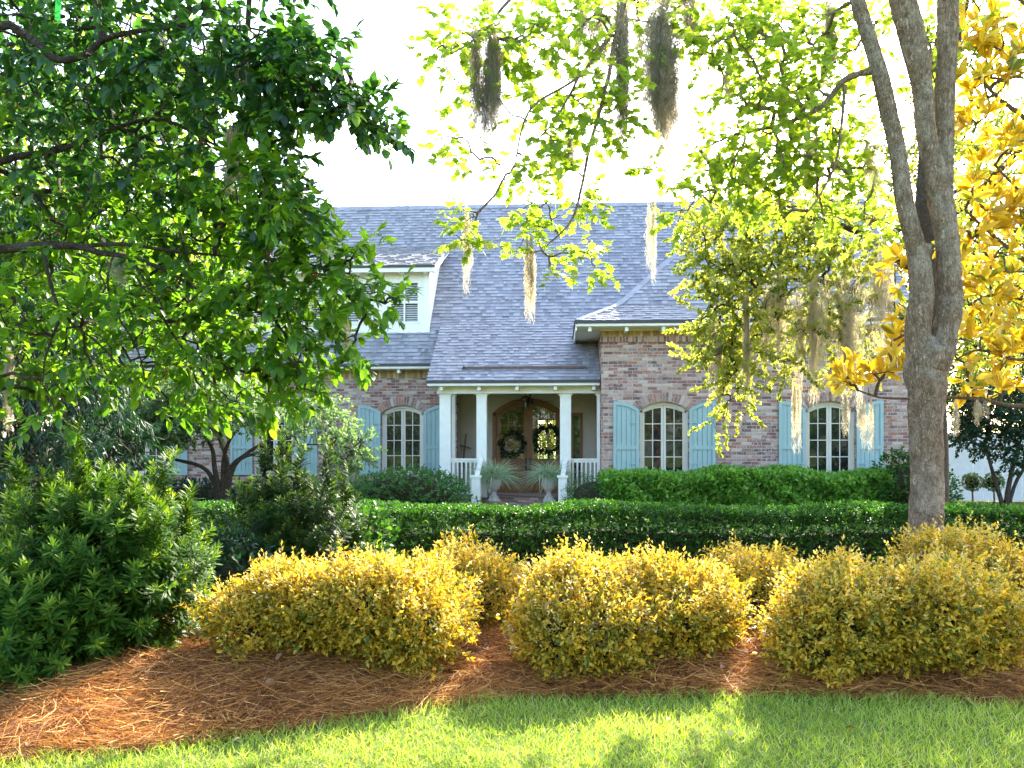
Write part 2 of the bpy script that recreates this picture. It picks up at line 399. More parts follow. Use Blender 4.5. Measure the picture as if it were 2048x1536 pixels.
M['leaf_round'] = leaf_mat('round shrub leaf', [(0, (.03,.09,.03)), (.5, (.055,.15,.045)), (1, (.11,.23,.06))], .4, .45, .35, (1.4,1.5,.6))
M['leaf_grey'] = leaf_mat('pale grey green leaf', [(0, (.08,.15,.065)), (.5, (.155,.24,.12)), (1, (.27,.34,.18))], .4, .55, .3, (1.3,1.4,.7))
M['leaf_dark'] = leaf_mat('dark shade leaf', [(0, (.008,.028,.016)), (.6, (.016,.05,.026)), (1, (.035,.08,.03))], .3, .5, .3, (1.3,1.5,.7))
M['leaf_far'] = leaf_mat('far tree leaf', [(0, (.06,.09,.02)), (.5, (.12,.15,.03)), (1, (.2,.2,.05))], .5, .6, .2, (1.6,1.4,.5))
M['leaf_urn'] = leaf_mat('blue grey grass', [(0, (.2,.3,.17)), (.6, (.38,.48,.32)), (1, (.58,.6,.42))], .35, .5, .3, (1.2,1.3,.8))
M['moss'] = leaf_mat('spanish moss', [(0, (.27,.23,.18)), (.5, (.42,.39,.32)), (1, (.62,.59,.51))], .55, .9, .1, (1.25,1.15,.9), .2)
M['berry'] = plain('red berry', (.26,.02,.018), .3, .5, .3, 30.)
M['grass'] = leaf_mat('lawn blade', [(0, (.15,.23,.03)), (.5, (.30,.41,.055)), (.85, (.43,.49,.09)), (.95, (.54,.48,.18)), (1, (.58,.50,.26))], .4, .5, .3, (1.35,1.35,.55))
M['straw'] = leaf_mat('pine straw', [(0, (.10,.036,.014)), (.35, (.32,.125,.034)), (.7, (.54,.24,.06)), (1, (.70,.39,.13))], .2, .6, .25, (1.2,1.1,.7))
M['litter'] = leaf_mat('dry fallen leaf', [(0, (.16,.08,.04)), (.5, (.34,.2,.10)), (1, (.5,.38,.2))], .2, .7, .2, (1.2,1.1,.8))
M['ribbon'] = leaf_mat('green ribbon', [(0, (.03,.42,.05)), (1, (.03,.45,.06))], .45, .35, .4, (1.2,1.3,1.))

def ground_mat(name, a, b, c3, sc=3.):
    s = NT(name); co = s.coord(); n1 = s.noise(sc, 5., co); n2 = s.noise(sc*30, 4., co, .7)
    c = s.mix(s.rng(n1, .35, .65), a, b); c = s.mix(s.math('MULTIPLY', s.rng(n2, .4, .65), .6), c, c3)
    return s.out(s.bsdf(c, .95, .1, s.bump(n2, .8, .03)))
M['lawn'] = ground_mat('lawn soil and thatch', (.10,.15,.03), (.15,.19,.045), (.06,.09,.022))
M['bed'] = ground_mat('pine straw bed', (.17,.07,.03), (.25,.11,.045), (.07,.03,.018), 4.)

# ------------------------------------------------------------------ world, sun, camera
SUN_EL, SUN_AZ = math.radians(34.5), math.radians(27)     # azimuth from +Y towards +X
w = bpy.data.worlds.new('World'); scene.world = w; w.use_nodes = True
nt = w.node_tree; nt.nodes.clear()
sky = nt.nodes.new('ShaderNodeTexSky'); sky.sky_type = 'NISHITA'; sky.sun_disc = False
sky.sun_elevation = SUN_EL; sky.sun_rotation = SUN_AZ; sky.dust_density = 2.5; sky.air_density = 1.0; sky.ozone_density = 1.2
bg = nt.nodes.new('ShaderNodeBackground'); bg.inputs[1].default_value = .15
wo = nt.nodes.new('ShaderNodeOutputWorld')
nt.links.new(sky.outputs[0], bg.inputs[0]); nt.links.new(bg.outputs[0], wo.inputs[0])
sd = bpy.data.lights.new('sun', 'SUN'); sd.energy = 3.7; sd.angle = math.radians(.53); sd.color = (1., .9, .74)
so = bpy.data.objects.new('sun', sd); COL.objects.link(so)
sdir = Vector((math.cos(SUN_EL)*math.sin(SUN_AZ), math.cos(SUN_EL)*math.cos(SUN_AZ), math.sin(SUN_EL)))
so.rotation_euler = sdir.to_track_quat('Z', 'Y').to_euler(); so.location = sdir * 60
cam = bpy.data.cameras.new('camera'); co_ = bpy.data.objects.new('camera', cam); COL.objects.link(co_)
cam.sensor_width = 36; cam.lens = 36 * F / 2048; cam.shift_y = (HOR - 768) / 2048; cam.clip_end = 3000; cam.clip_start = .05
co_.location = (0, 0, CH); co_.rotation_euler = (PI/2, 0, TH); scene.camera = co_
scene.view_settings.view_transform = 'Standard'; scene.view_settings.look = 'None'
scene.view_settings.exposure = 3.02; scene.view_settings.gamma = 1
cy = scene.cycles; cy.use_denoising = True; cy.adaptive_threshold = .006
cy.max_bounces = 7; cy.diffuse_bounces = 4; cy.glossy_bounces = 3; cy.transmission_bounces = 6; cy.transparent_max_bounces = 6
cy.sample_clamp_indirect = 6; cy.caustics_reflective = False; cy.caustics_refractive = False

# ------------------------------------------------------------------ ground, bed, lawn
def bed_edge(x):
    """y of the lawn / pine straw border at x"""
    xs = [-12, -6, -3.2, -2.35, -1.8, -1.35, -.8, -.35, .3, .8, 1.5, 2.3, 3.2, 6, 12]
    ys = [2.6, 3.6, 4.05, 4.35, 4.6, 4.85, 5.22, 5.42, 5.5, 5.56, 5.6, 5.55, 5.4, 5.2, 5.0]
    return float(np.interp(x, xs, ys))
def hump(x, y):
    e = y - bed_edge(x)
    h = .07 * min(1, max(0, e / .35)) + .05 * min(1, max(0, (e-.3) / .8))
    h += .03 * math.sin(x*2.1+.6) * math.sin(y*2.7) * min(1, max(0, e/.5))
    h += .10 * math.exp(-((x+2.0)**2/.8 + (y-5.7)**2/.3)) + .08 * math.exp(-((x-1.05)**2/.3 + (y-6.15)**2/.12))
    return max(.004, h)
mb = MB(); mb.add([(-300,-200,0),(300,-200,0),(300,400,0),(-300,400,0)], [(0,1,2,3)])
tag(mb.build('ground', M['lawn']), kind='structure')
nx, ny = 150, 60; vs = []; fs = []
for i in range(nx):
    x = -13 + 26 * i / (nx-1); e = bed_edge(x) + .03*math.sin(x*9) + .02*math.sin(x*23)
    for j in range(ny):
        y = e + (13.5 - e) * (j / (ny-1)) ** 1.6; vs.append((x, y, hump(x, y)))
fs = [(i*ny+j, (i+1)*ny+j, (i+1)*ny+j+1, i*ny+j+1) for i in range(nx-1) for j in range(ny-1)]
tag(MB().add(vs, fs).build('mulch_bed', M['bed'], smooth=True), kind='structure')

def blades(P, D, L, W, bend, R):
    n = len(P); D = unit(D); side = unit(np.cross(D, rdir(n))); T3 = [0, .4, .75, 1.]
    V = np.zeros((n, 7, 3))
    for k, t in enumerate(T3):
        c = P + D * (L*t)[:, None] + bend * (t*t*L)[:, None]
        wv = side * (W * (1 - t**1.6) * .5)[:, None]
        if k < 3: V[:, 2*k] = c - wv; V[:, 2*k+1] = c + wv
        else: V[:, 6] = c
    f = np.array([(0,1,3),(0,3,2),(2,3,5),(2,5,4),(4,5,6)])
    Fc = f[None] + (np.arange(n)*7)[:, None, None]
    return V.reshape(-1, 3), Fc.reshape(-1, 3), np.repeat(R, 7)
# lawn blades
n = 150000
X = rng.uniform(-5.2, 6.2, n); Yg = rng.uniform(2.2, 6.1, n)
E = np.interp(X, np.linspace(-13, 13, 400), [bed_edge(x) for x in np.linspace(-13, 13, 400)])
E = E + .05*np.sin(X*9) + .04*np.sin(X*23) + .03*np.sin(X*51)
k = Yg < E + .05; X, Yg, E = X[k], Yg[k], E[k]; n = len(X)
patch = np.sin(X*3.1+Yg*1.3)*np.sin(Yg*4.2-X*.7)
L = rng.uniform(.03, .075, n) * (1 + .15*patch) * np.where(E - Yg < .12, 1.35, 1)
D = np.stack([rng.normal(0, .45, n), rng.normal(0, .45, n), np.ones(n)], 1)
bend = np.stack([rng.normal(0, .35, n), rng.normal(0, .35, n), rng.uniform(-.35, .05, n)], 1)
R = np.clip(.45 + .2*patch + rng.normal(0, .22, n), 0, .9); R = np.where(rng.random(n) < .05, rng.uniform(.92, 1, n), R)
me = np_mesh('lawn_grass', *blades(np.stack([X, Yg, np.zeros(n)], 1), D, L, rng.uniform(.003, .0065, n), bend, R))
tag(link('lawn_grass', me, M['grass']), 'short bright green lawn grass in front of the pine straw', 'grass', kind='stuff')
# pine straw
n = 100000
X = rng.uniform(-5.2, 6.2, n); d = rng.random(n) ** 1.3 * 2.6
E = np.interp(X, np.linspace(-13, 13, 400), [bed_edge(x) for x in np.linspace(-13, 13, 400)])
Ys = E + .02 + d
H = np.array([hump(a, b) for a, b in zip(X, Ys)]) + rng.random(n)**2 * .07
sw = np.sin(X*1.7+Ys*2.3)*1.2 + np.sin(X*4.1-Ys*3.3)*.6 + rng.normal(0, .75, n)
D = np.stack([np.cos(sw), np.sin(sw), rng.normal(.05, .22, n)], 1)
L = rng.uniform(.14, .32, n)
P = np.stack([X, Ys, H], 1) - unit(D) * (L*.5)[:, None]
P[:, 1] = np.maximum(P[:, 1], E - .05)
bend = rng.normal(0, .22, (n, 3)); bend[:, 2] -= .12
R = np.clip(rng.normal(.45, .3, n) + .12*np.sin(X*2.5+Ys*3), 0, 1)
V, Fc, R7 = blades(P, D, L, rng.uniform(.0026, .005, n), bend, R)
V[:, 2] = np.maximum(V[:, 2], .008)
tag(link('pine_straw', np_mesh('pine_straw', V, Fc, R7), M['straw']), 'loose rust brown pine straw mulch spread under the shrubs', 'pine straw', kind='stuff')

n = 170; X = rng.uniform(-4.5, 5.5, n); Yl = rng.uniform(3.6, 7.2, n); E = np.array([bed_edge(x) for x in X])
Zl = np.where(Yl < E, .045, np.array([hump(a, b) for a, b in zip(X, Yl)])+.05); k = (Yl > E) | (rng.random(n) < .35); P = np.stack([X, Yl, Zl], 1)[k]; n = len(P)
D = np.stack([rng.normal(0, 1, n), rng.normal(0, 1, n), rng.normal(0, .25, n)], 1)
tag(link('leaf_litter', np_mesh('leaf_litter', *place(tri_leaf(.27, .12, .2), P, D, np.tile([0, 0, 1.], (n, 1))+rng.normal(size=(n, 3))*.4, rng.uniform(.03, .075, n), rng.random(n))), M['litter']), 'dry brown fallen leaves scattered over the pine straw and lawn', 'fallen leaves', kind='stuff')

# ------------------------------------------------------------------ house
YW, YP, YL, YD = 20.6, 21.3, 22.95, 23.85     # right wing wall, porch columns, left wing wall, porch back wall
HO = Vector((-2.0, YL, 0))
house = empty('brick_house', HO, 'long old brick house with grey shingle roof, white porch and blue shutters', 'house')
XL, XR = -13.9, 9.4
EAVE_L = (22.5, gz(728, 22.5, 780)); RIDGE = (28.0, gz(409, 28.0, 1100))
SL = (RIDGE[1]-EAVE_L[1])/(RIDGE[0]-EAVE_L[0])
def main_z(y): return EAVE_L[1] + SL*(y-EAVE_L[0])
XP0, XP1 = gx(878, YP), gx(1203, YW)          # porch left and right
WX0, WX1 = XP1, gx(1870, YW)                  # right wing walls
EW = (20.0, gz(641, 20.0, 1250))              # right wing eave
print('eaveL', EAVE_L, 'ridge', RIDGE, 'slope', SL, 'porch', XP0, XP1, 'wing', WX0, WX1, EW)

def shingles(mb, o, ud, vd, vlen, urange, course=.155, fl=None):
    """lapped shingle tabs on a plane: o origin at eave, ud along eave, vd up the slope, urange(v)->(u0,u1)"""
    o = Vector(o); ud = Vector(ud).normalized(); vd = Vector(vd).normalized(); nn = ud.cross(vd).normalized()
    if nn.z < 0: nn = -nn
    rows = int(math.ceil(vlen / course))
    for r in range(rows):
        v0 = r * course; v1 = min(vlen, v0 + course * 1.12)
        a0, a1 = urange(v0); b0, b1 = urange(min(v1, vlen))
        u = min(a0, b0) - random.random() * .3; end = max(a1, b1)
        while u < end:
            wd = random.uniform(.08, .21); thick = random.random() < .5
            h = .03 if thick else .014
            vv0 = v0 - (random.uniform(0, .012)); ue = u + wd
            p = [max(u, a0), min(ue, a1), min(ue, b1), max(u, b0)]
            if p[1] - p[0] > .015 or p[2] - p[3] > .015:
                if p[1] < p[0]: p[1] = p[0] = (p[0]+p[1])/2
                if p[2] < p[3]: p[2] = p[3] = (p[2]+p[3])/2
                B = [o + ud*p[0] + vd*vv0, o + ud*p[1] + vd*vv0, o + ud*p[2] + vd*v1, o + ud*p[3] + vd*v1]
                t0 = nn * h; t1 = nn * .002
                rr = min(1, max(0, random.gauss(.68 if thick else .27, .17)))
                mb.add([B[0], B[1], B[0]+t0, B[1]+t0, B[2]+t1, B[3]+t1], [(0,1,3,2), (2,3,4,5), (0,2,5), (1,4,3)], rr)
            u = ue
def slab(mb, pts, nrm, th, r=.3):
    nrm = Vector(nrm).normalized(); n = len(pts)
    a = [Vector(p) - nrm*.003 for p in pts]; b = [Vector(p) - nrm*th for p in pts]
    mb.add(a + b, [tuple(range(n)), tuple(range(2*n-1, n-1, -1))] + [(i, n+i, n+(i+1) % n, (i+1) % n) for i in range(n)], r)

# main roof, front and rear slopes
mb = MB(); vd = Vector((0, 1, SL)).normalized(); vl = math.hypot(RIDGE[0]-EAVE_L[0], RIDGE[1]-EAVE_L[1])
shingles(mb, (XL-.4, EAVE_L[0], EAVE_L[1]), (1,0,0), vd, vl, lambda v: (0, XR+.8-XL))
nF = Vector((0, -SL, 1)).normalized()
slab(mb, [(XL-.4, EAVE_L[0], EAVE_L[1]), (XR+.4, EAVE_L[0], EAVE_L[1]), (XR+.4, RIDGE[0], RIDGE[1]), (XL-.4, RIDGE[0], RIDGE[1])], nF, .12)
yb = 2*RIDGE[0]-EAVE_L[0]
slab(mb, [(XR+.4, yb, EAVE_L[1]), (XL-.4, yb, EAVE_L[1]), (XL-.4, RIDGE[0], RIDGE[1]-.002), (XR+.4, RIDGE[0], RIDGE[1]-.002)], (0, SL, 1), .12)
roof = mb.build('roof', M['shingle'], house)
mb = MB(); x = XL-.4
while x < XR+.4:
    x2 = min(XR+.4, x+.3)
    for sgn in (-1, 1):
        mb.add([(x, RIDGE[0]+sgn*.16, RIDGE[1]-.16*SL+.035), (x2, RIDGE[0]+sgn*.16, RIDGE[1]-.16*SL+.045), (x2, RIDGE[0], RIDGE[1]+.045), (x, RIDGE[0], RIDGE[1]+.035)], [(0,1,2,3)], random.uniform(.3,.8))
    x = x2
mb.build('ridge_cap', M['shingle'], roof)

# porch roof (gentler catslide)
ys = (main_z(0)-EAVE_L[1])  # unused offset
PE = (20.9, gz(761, 20.9, 1000))
def porch_join():
    best = None
    for i in range(400):
        y = 22 + i*.01
        if abs(main_z(y) - gz(640, y, 880)) < .02: return y
    return 23.7
yj = porch_join(); zj = main_z(yj)+.05; SPO = (zj-PE[1])/(yj-PE[0]); PX0 = gx(853, PE[0])
mb = MB(); vl = math.hypot(yj-PE[0], zj-PE[1])
shingles(mb, (PX0, PE[0], PE[1]), (1,0,0), (0,1,SPO), vl, lambda v: (0, XP1-.01-PX0))
slab(mb, [(PX0, PE[0], PE[1]), (XP1-.01, PE[0], PE[1]), (XP1-.01, yj, zj), (PX0, yj, zj)], (0,-SPO,1), .12)
# side closure under the left edge of the porch roof
zq = lambda y: PE[1]+SPO*(y-PE[0])-.12
mb.add([(PX0+.02, PE[0]+.3, zq(PE[0]+.3)), (PX0+.02, 22.6, zq(22.6)), (PX0+.02, 22.6, zq(22.6)-.3), (PX0+.02, PE[0]+.3, zq(PE[0]+.3)-.02)], [(0,1,2,3)], .2)
mb.build('porch_roof', M['shingle'], house)
mb = MB(); yy = PE[0]+.42; zz = PE[1]+SPO*.42
mb.bar((gx(925, yy), yy, zz+.07), (gx(1172, yy), yy, zz+.07), .05, .06); mb.bar((gx(925, yy), yy, zz+.03), (gx(925, yy)+.04, yy, zz+.11), .2, .02)
mb.build('rain_diverter', M['rust'], house)

# right wing hip roof with flared eaves
ex0 = gx(1150, EW[0]); ex1 = WX1 + (WX0-ex0); half = (ex1-ex0)/2
KK = 1.05; s1 = .52; s2 = (gz(450, EW[0]+3.7, 1410) - EW[1] - s1*KK) / (3.7-KK)
zt = lambda t: EW[1] + (s1*t if t < KK else s1*KK + s2*(t-KK))
tA = half; yR = EW[0] + tA; zA = zt(tA)
mb = MB()
def face(o, ud, inn, width):
    """hip face in two pitches; inn is the inward horizontal direction"""
    o = Vector(o); ud = Vector(ud); inn = Vector(inn)
    l1 = math.hypot(KK, s1*KK); c1 = KK/l1
    shingles(mb, o, ud, inn*KK + Vector((0,0,s1*KK)), l1, lambda v: (v*c1, width - v*c1))
    o2 = o + ud*KK + inn*KK + Vector((0,0,s1*KK)); T = tA-KK; l2 = math.hypot(T, s2*T); c2 = T/l2
    shingles(mb, o2, ud, inn*T + Vector((0,0,s2*T)), l2, lambda v: (v*c2, width-2*KK - v*c2))
face((ex0, EW[0], EW[1]), (1,0,0), (0,1,0), ex1-ex0)
ybk = 27.6
def q(t, side):   # point on the side slopes
    return (ex0+t if side < 0 else ex1-t, zt(t))
for side in (-1, 1):
    for (ta, tb) in ((0, KK), (KK, tA)):
        xa, za = q(ta, side); xb, zb = q(tb, side)
        sv = [(xa, EW[0]+ta, za), (xb, EW[0]+tb, zb), (xb, ybk, zb), (xa, ybk, za)]
        nn = Vector((-(zb-za) if side < 0 else (zb-za), 0, abs(xb-xa)))
        slab(mb, sv if side > 0 else sv[::-1], nn, .1, .4)
for (ta, tb) in ((0, KK), (KK, tA)):
    sv = [(ex0+ta, EW[0]+ta, zt(ta)), (ex1-ta, EW[0]+ta, zt(ta)), (ex1-tb-.001, EW[0]+tb, zt(tb)), (ex0+tb, EW[0]+tb, zt(tb))]
    slab(mb, sv, (0, -(zt(tb)-zt(ta)), tb-ta), .1, .3)
wroof = mb.build('wing_roof', M['shingle'], house)
mb = MB()
for side in (-1, 1):
    t = 0.
    while t < tA-.05:
        t2 = min(tA, t+.2)
        xa, za = q(t, side); xb, zb = q(t2, side)
        a = Vector((xa, EW[0]+t, za+.035)); b = Vector((xb, EW[0]+t2, zb+.05))
        dx = Vector((0.16*-side*-1, 0, 0))
        wv1 = Vector((-side*.17, 0, 0)); sl_ = s1 if t < KK else s2
        mb.add([a, b, b+Vector((-side*.17,0,-.01)), a+Vector((-side*.17,0,-.01))], [(0,1,2,3)], random.uniform(.45,.9))
        mb.add([a, b, b+Vector((0,.17,-.01)), a+Vector((0,.17,-.01))], [(0,1,2,3)], random.uniform(.45,.9))
        t = t2
mb.build('hip_cap', M['shingle'], wroof)
# eave trims: thin dark drip edge over a white fascia, soffit boards and rafter tails
def eave(x0, x1, y, z, ywall, th=.1):
    mb = MB(); mb.box(x0, x1, y-.02, y+.012, z-.06, z+.012); mb.build('drip_edge', M['drip'], house)
    mb = MB(); mb.box(x0+.01, x1-.01, y+.013, y+.045, z-th-.02, z-.052); mb.build('fascia', M['white'], house)
    mb = MB(); mb.box(x0+.02, x1-.02, y+.046, ywall+.05, z-th-.03, z-th-.005); mb.build('soffit', M['white'], house)
    nx_ = max(2, int((x1-x0)/.82))
    for i in range(nx_):
        x = x0+.35 + (x1-x0-.5)*i/max(1, nx_-1)
        MB().box(x-.04, x+.04, y+.1, ywall, z-th-.13, z-th-.031).build('rafter_tail', M['white'], house)
eave(XL-.4, PX0+.0, EAVE_L[0], EAVE_L[1], YL)
eave(PX0, XP1-.02, PE[0], PE[1], YP)
eave(ex0, ex1, EW[0], EW[1], YW)
# left return of the wing eave
mb = MB(); mb.box(ex0-.02, ex0+.012, EW[0]+.013, 23.4, EW[1]-.05, EW[1]+.012); mb.build('drip_edge', M['drip'], house)
mb = MB(); mb.box(ex0+.013, ex0+.045, EW[0]+.046, 23.4, EW[1]-.22, EW[1]-.052); mb.build('fascia', M['white'], house)
mb = MB(); mb.box(ex0+.046, WX0+.05, YW+.06, 23.4, EW[1]-.15, EW[1]-.125); mb.build('soffit', M['white'], house)

# walls with arched openings
def arc(xc, w, zs, rise, n=14, x0=None, x1=None):
    R = (w*w/4 + rise*rise) / (2*rise); zc = zs + rise - R
    x0 = xc-w/2 if x0 is None else x0; x1 = xc+w/2 if x1 is None else x1
    return [(x0+(x1-x0)*i/n, zc + math.sqrt(max(0, R*R-(x0+(x1-x0)*i/n-xc)**2))) for i in range(n+1)]
def wall(name, x0, x1, y, th, z0, z1, wins, mat):
    mb = MB(); xs = x0
    for (xc, w, zb, zs, rise) in sorted(wins):
        a, b = xc-w/2, xc+w/2
        mb.box(xs, a, y, y+th, z0, z1)
        mb.box(a, b, y, y+th, z0, zb)
        mb.prism_xz(arc(xc, w, zs, rise) + [(b, z1), (a, z1)], y, y+th)
        xs = b
    mb.box(xs, x1, y, y+th, z0, z1)
    return mb.build(name, mat, house)
WW, RISE = 1.16, .2
def win_spec(px, Y, ytop, ybot):
    xc = gx(px, Y); zt_ = gz(ytop, Y, px); return (xc, WW, gz(ybot, Y, px), zt_-RISE, RISE)
right_wins = [win_spec(1328, YW, 804, 953), win_spec(1661, YW, 803, 953)]
left_wins = [win_spec(805, YL, 811, 947), win_spec(548, YL, 811, 947), win_spec(290, YL, 811, 947)]
FRZ_R, FRZ_L = gz(684, YW, 1300), gz(757, YL, 780)
wall('brick_wall', WX0, WX1, YW, .3, 0, FRZ_R, right_wins, M['brick'])
wall('brick_wall', XL, XP0+.25, YL, .3, 0, FRZ_L, left_wins, M['brick'])
for xa in (WX0, WX1-.3): MB().box(xa, xa+.3, YW+.3, 27, 0, EW[1]).build('brick_wall', M['brick'], house)
for xx, ya in ((XL, YL+.3), (XR-.3, 27)):
    mb = MB(); mb.box(xx, xx+.3, ya, 33, 0, 3.95)
    p = [(YL+.3, 3.95), (33, 3.95), (28.0, RIDGE[1]-.3)]
    mb.add([(xx,)+a for a in p] + [(xx+.3,)+a for a in p], [(0,2,1),(3,4,5),(0,1,4,3),(1,2,5,4),(2,0,3,5)])
    mb.build('brick_wall', M['brick'], house)
# rear wall with a glazed opening that the hall looks out through
bx0, bx1 = gx(1076, 33), gx(1113, 33)
mb = MB(); mb.box(XL+.3, bx0, 33, 33.3, 0, 3.9); mb.box(bx1, XR-.3, 33, 33.3, 0, 3.9); mb.box(bx0, bx1, 33, 33.3, 2.75, 3.9); mb.box(bx0, bx1, 33, 33.3, 0, .9)
mb.build('brick_wall', M['brick'], house)
mb = MB(); mb.box(XL+.3, XR-.3, YD+.3, 33, 3.2, 3.3); mb.box(-3.2, 1.2, YD+.2, 33, .3, .42)
mb.box(-3.3, -3.2, YD+.2, 33, .42, 3.2); mb.box(1.2, 1.3, YD+.2, 33, .42, 3.2); mb.build('hall', M['room'], house)
# friezes
mb = MB(); mb.box(WX0-.012, WX1+.012, YW-.012, YW+.3, FRZ_R+.13, EW[1]-.16); mb.build('soldier_course', M['soldier'], house)
mb = MB(); mb.box(WX0-.03, WX1+.03, YW-.035, YW+.3, FRZ_R, FRZ_R+.13); mb.build('rowlock_course', M['rowlock'], house)
mb = MB(); mb.box(XL-.012, XP0+.25, YL-.012, YL+.3, FRZ_L+.002, EAVE_L[1]-.1); mb.build('soldier_course', M['soldier'], house)
mb = MB(); mb.box(WX0-.004, WX1+.004, YW-.02, YW+.3, EW[1]-.16, EW[1]-.1); mb.build('frieze_board', M['white'], house)

VOUS = None
def vous_mat():
    s = NT('arch brick'); co = s.coord()
    c = s.ramp(s.attr(), BRICK_STOPS, 'CONSTANT')
    c = s.mix(s.math('MULTIPLY', s.rng(s.noise(20., 5., co), .4, .65), .5), c, (.46,.40,.35))
    return s.out(s.bsdf(c, .9, .15, s.bump(s.noise(60., 4., co), .5, .01)))
VOUS = vous_mat(); M['mortar'] = plain('pale mortar', (.42,.37,.33), .9, .1, .15, 8.)
def window(spec, y, glass):
    xc, w, zb, zs, rise = spec; yf = y+.09; h = zs+rise-zb
    R = (w*w/4+rise*rise)/(2*rise); zc = zs+rise-R
    # voussoirs
    mb = MB(); n = 19; a0 = math.asin(min(1, (w/2+.06)/(R+.12))); r0, r1 = R+.012, R+.235
    for i in range(n):
        t0 = -a0+2*a0*(i+.09)/n; t1 = -a0+2*a0*(i+.91)/n; e = random.uniform(-.012, .012)
        mb.prism_xz([(xc+r0*math.sin(t0), zc+r0*math.cos(t0)), (xc+r0*math.sin(t1), zc+r0*math.cos(t1)),
                     (xc+(r1+e)*math.sin(t1), zc+(r1+e)*math.cos(t1)), (xc+(r1+e)*math.sin(t0), zc+(r1+e)*math.cos(t0))], y-.016, y+.1, random.random())
    ar = mb.build('brick_arch', VOUS, house)
    mb = MB(); pts = [(xc+(R+.225)*math.sin(-a0+2*a0*i/16), zc+(R+.225)*math.cos(-a0+2*a0*i/16)) for i in range(17)]
    pts += [(xc+r0*math.sin(a0-2*a0*i/16), zc+r0*math.cos(a0-2*a0*i/16)) for i in range(17)]
    mb.prism_xz(pts, y-.006, y+.05); mb.build('mortar', M['mortar'], ar)
    # frame: jambs, head, sill
    fw = .07; mb = MB()
    mb.box(xc-w/2, xc-w/2+fw, yf, yf+.1, zb, zs); mb.box(xc+w/2-fw, xc+w/2, yf, yf+.1, zb, zs)
    top = arc(xc, w, zs, rise); low = [(p[0]*(1-2*fw/w)+xc*2*fw/w, p[1]-fw) for p in top]
    for i in range(len(top)-1): mb.prism_xz([top[i], top[i+1], low[i+1], low[i]], yf, yf+.1)
    fr = mb.build('window', M['trim'], house)
    mb = MB(); mb.box(xc-w/2-.04, xc+w/2+.04, y-.05, yf+.1, zb-.07, zb-.002); mb.build('sill', M['trim'], fr)
    # two casements with glazing bars
    for sgn in (-1, 1):
        a, b = (xc-w/2+fw, xc-.004) if sgn < 0 else (xc+.004, xc+w/2-fw); sw_ = .055; mb = MB()
        topf = lambda x: zc + math.sqrt(max(0, R*R-(x-xc)**2)) - fw
        def strip(x0, x1, zl, zh=None):
            pts = [(x0, zl)] + [(x1, zl)] + [(x1+(x0-x1)*i/6, topf(x1+(x0-x1)*i/6)-.002) for i in range(7)]
            mb.prism_xz(pts, yf+.03, yf+.075)
        strip(a, a+sw_, zb+.002); strip(b-sw_, b, zb+.002)
        mb.box(a+sw_, b-sw_, yf+.03, yf+.075, zb+.002, zb+.07)
        xs = [a+sw_+(b-a-2*sw_)*i/8 for i in range(9)]
        mb.prism_xz([(x, topf(x)-.002) for x in xs]+[(x, topf(x)-.06) for x in xs[::-1]], yf+.03, yf+.075)
        xm = (a+b)/2; mb.box(xm-.011, xm+.011, yf+.036, yf+.07, zb+.07, topf(xm)-.06)
        for i in (1, 2, 3):
            z = zb+.07 + (h-.19)*i/4; mb.box(a+sw_, b-sw_, yf+.0385, yf+.0675, z-.011, z+.011)
        mb.build('casement', M['trim'], fr)
    mb = MB(); mb.prism_xz(arc(xc, w-.04, zs-.02, rise) + [(xc+w/2-.02, zb+.01), (xc-w/2+.02, zb+.01)], yf+.05, yf+.056)
    mb.build('pane', glass, fr)
    # shutters: stiles, arched top rail, middle and bottom rails, vertical boards
    sw = .62
    for sgn in (-1, 1):
        xi = xc+sgn*(w/2+.015); xo = xi+sgn*sw; x0, x1 = min(xi, xo), max(xi, xo)
        def tz(x):   # mirrored arch: high at the outer edge
            dx = abs(x-xo)*(w/2)/sw; return zc + math.sqrt(R*R-dx*dx)+.02
        zb_ = zb-.04; st = .075; ya, yb_ = y-.055, y-.012; mb = MB()
        def col(xa, xb, zl, y0, y1, off=0.):
            pts = [(xa, zl), (xb, zl)] + [(xb+(xa-xb)*i/5, tz(xb+(xa-xb)*i/5)-off) for i in range(6)]
            mb.prism_xz(pts, y0, y1)
        col(x0, x0+st, zb_, ya, yb_); col(x1-st, x1, zb_, ya, yb_)
        xs = [x0+st+(x1-x0-2*st)*i/10 for i in range(11)]
        mb.prism_xz([(x, tz(x)) for x in xs]+[(x, tz(x)-.085) for x in xs[::-1]], ya+.002, yb_)
        zm = zb_+(zs+rise-zb_)*.40
        mb.box(x0+st, x1-st, ya+.002, yb_, zm-.045, zm+.045); mb.box(x0+st, x1-st, ya+.002, yb_, zb_, zb_+.1)
        nb = 4
        for i in range(nb):
            u0 = x0+st+(x1-x0-2*st)*i/nb+.005; u1 = x0+st+(x1-x0-2*st)*(i+1)/nb-.005
            col(u0, u1, zb_+.1, ya+.026, yb_-.002, .085)
        sh = mb.build('shutter', M['blue'], house)
        for z in (zb_+.35, zs-.3): MB().bar((xi+sgn*.0, ya-.004, z), (xi+sgn*.2, ya-.004, z), .01, .03).build('hinge', M['blue'], sh)
for s_ in right_wins: window(s_, YW, M['glass'])
for s_ in left_wins: window(s_, YL, M['glass'])

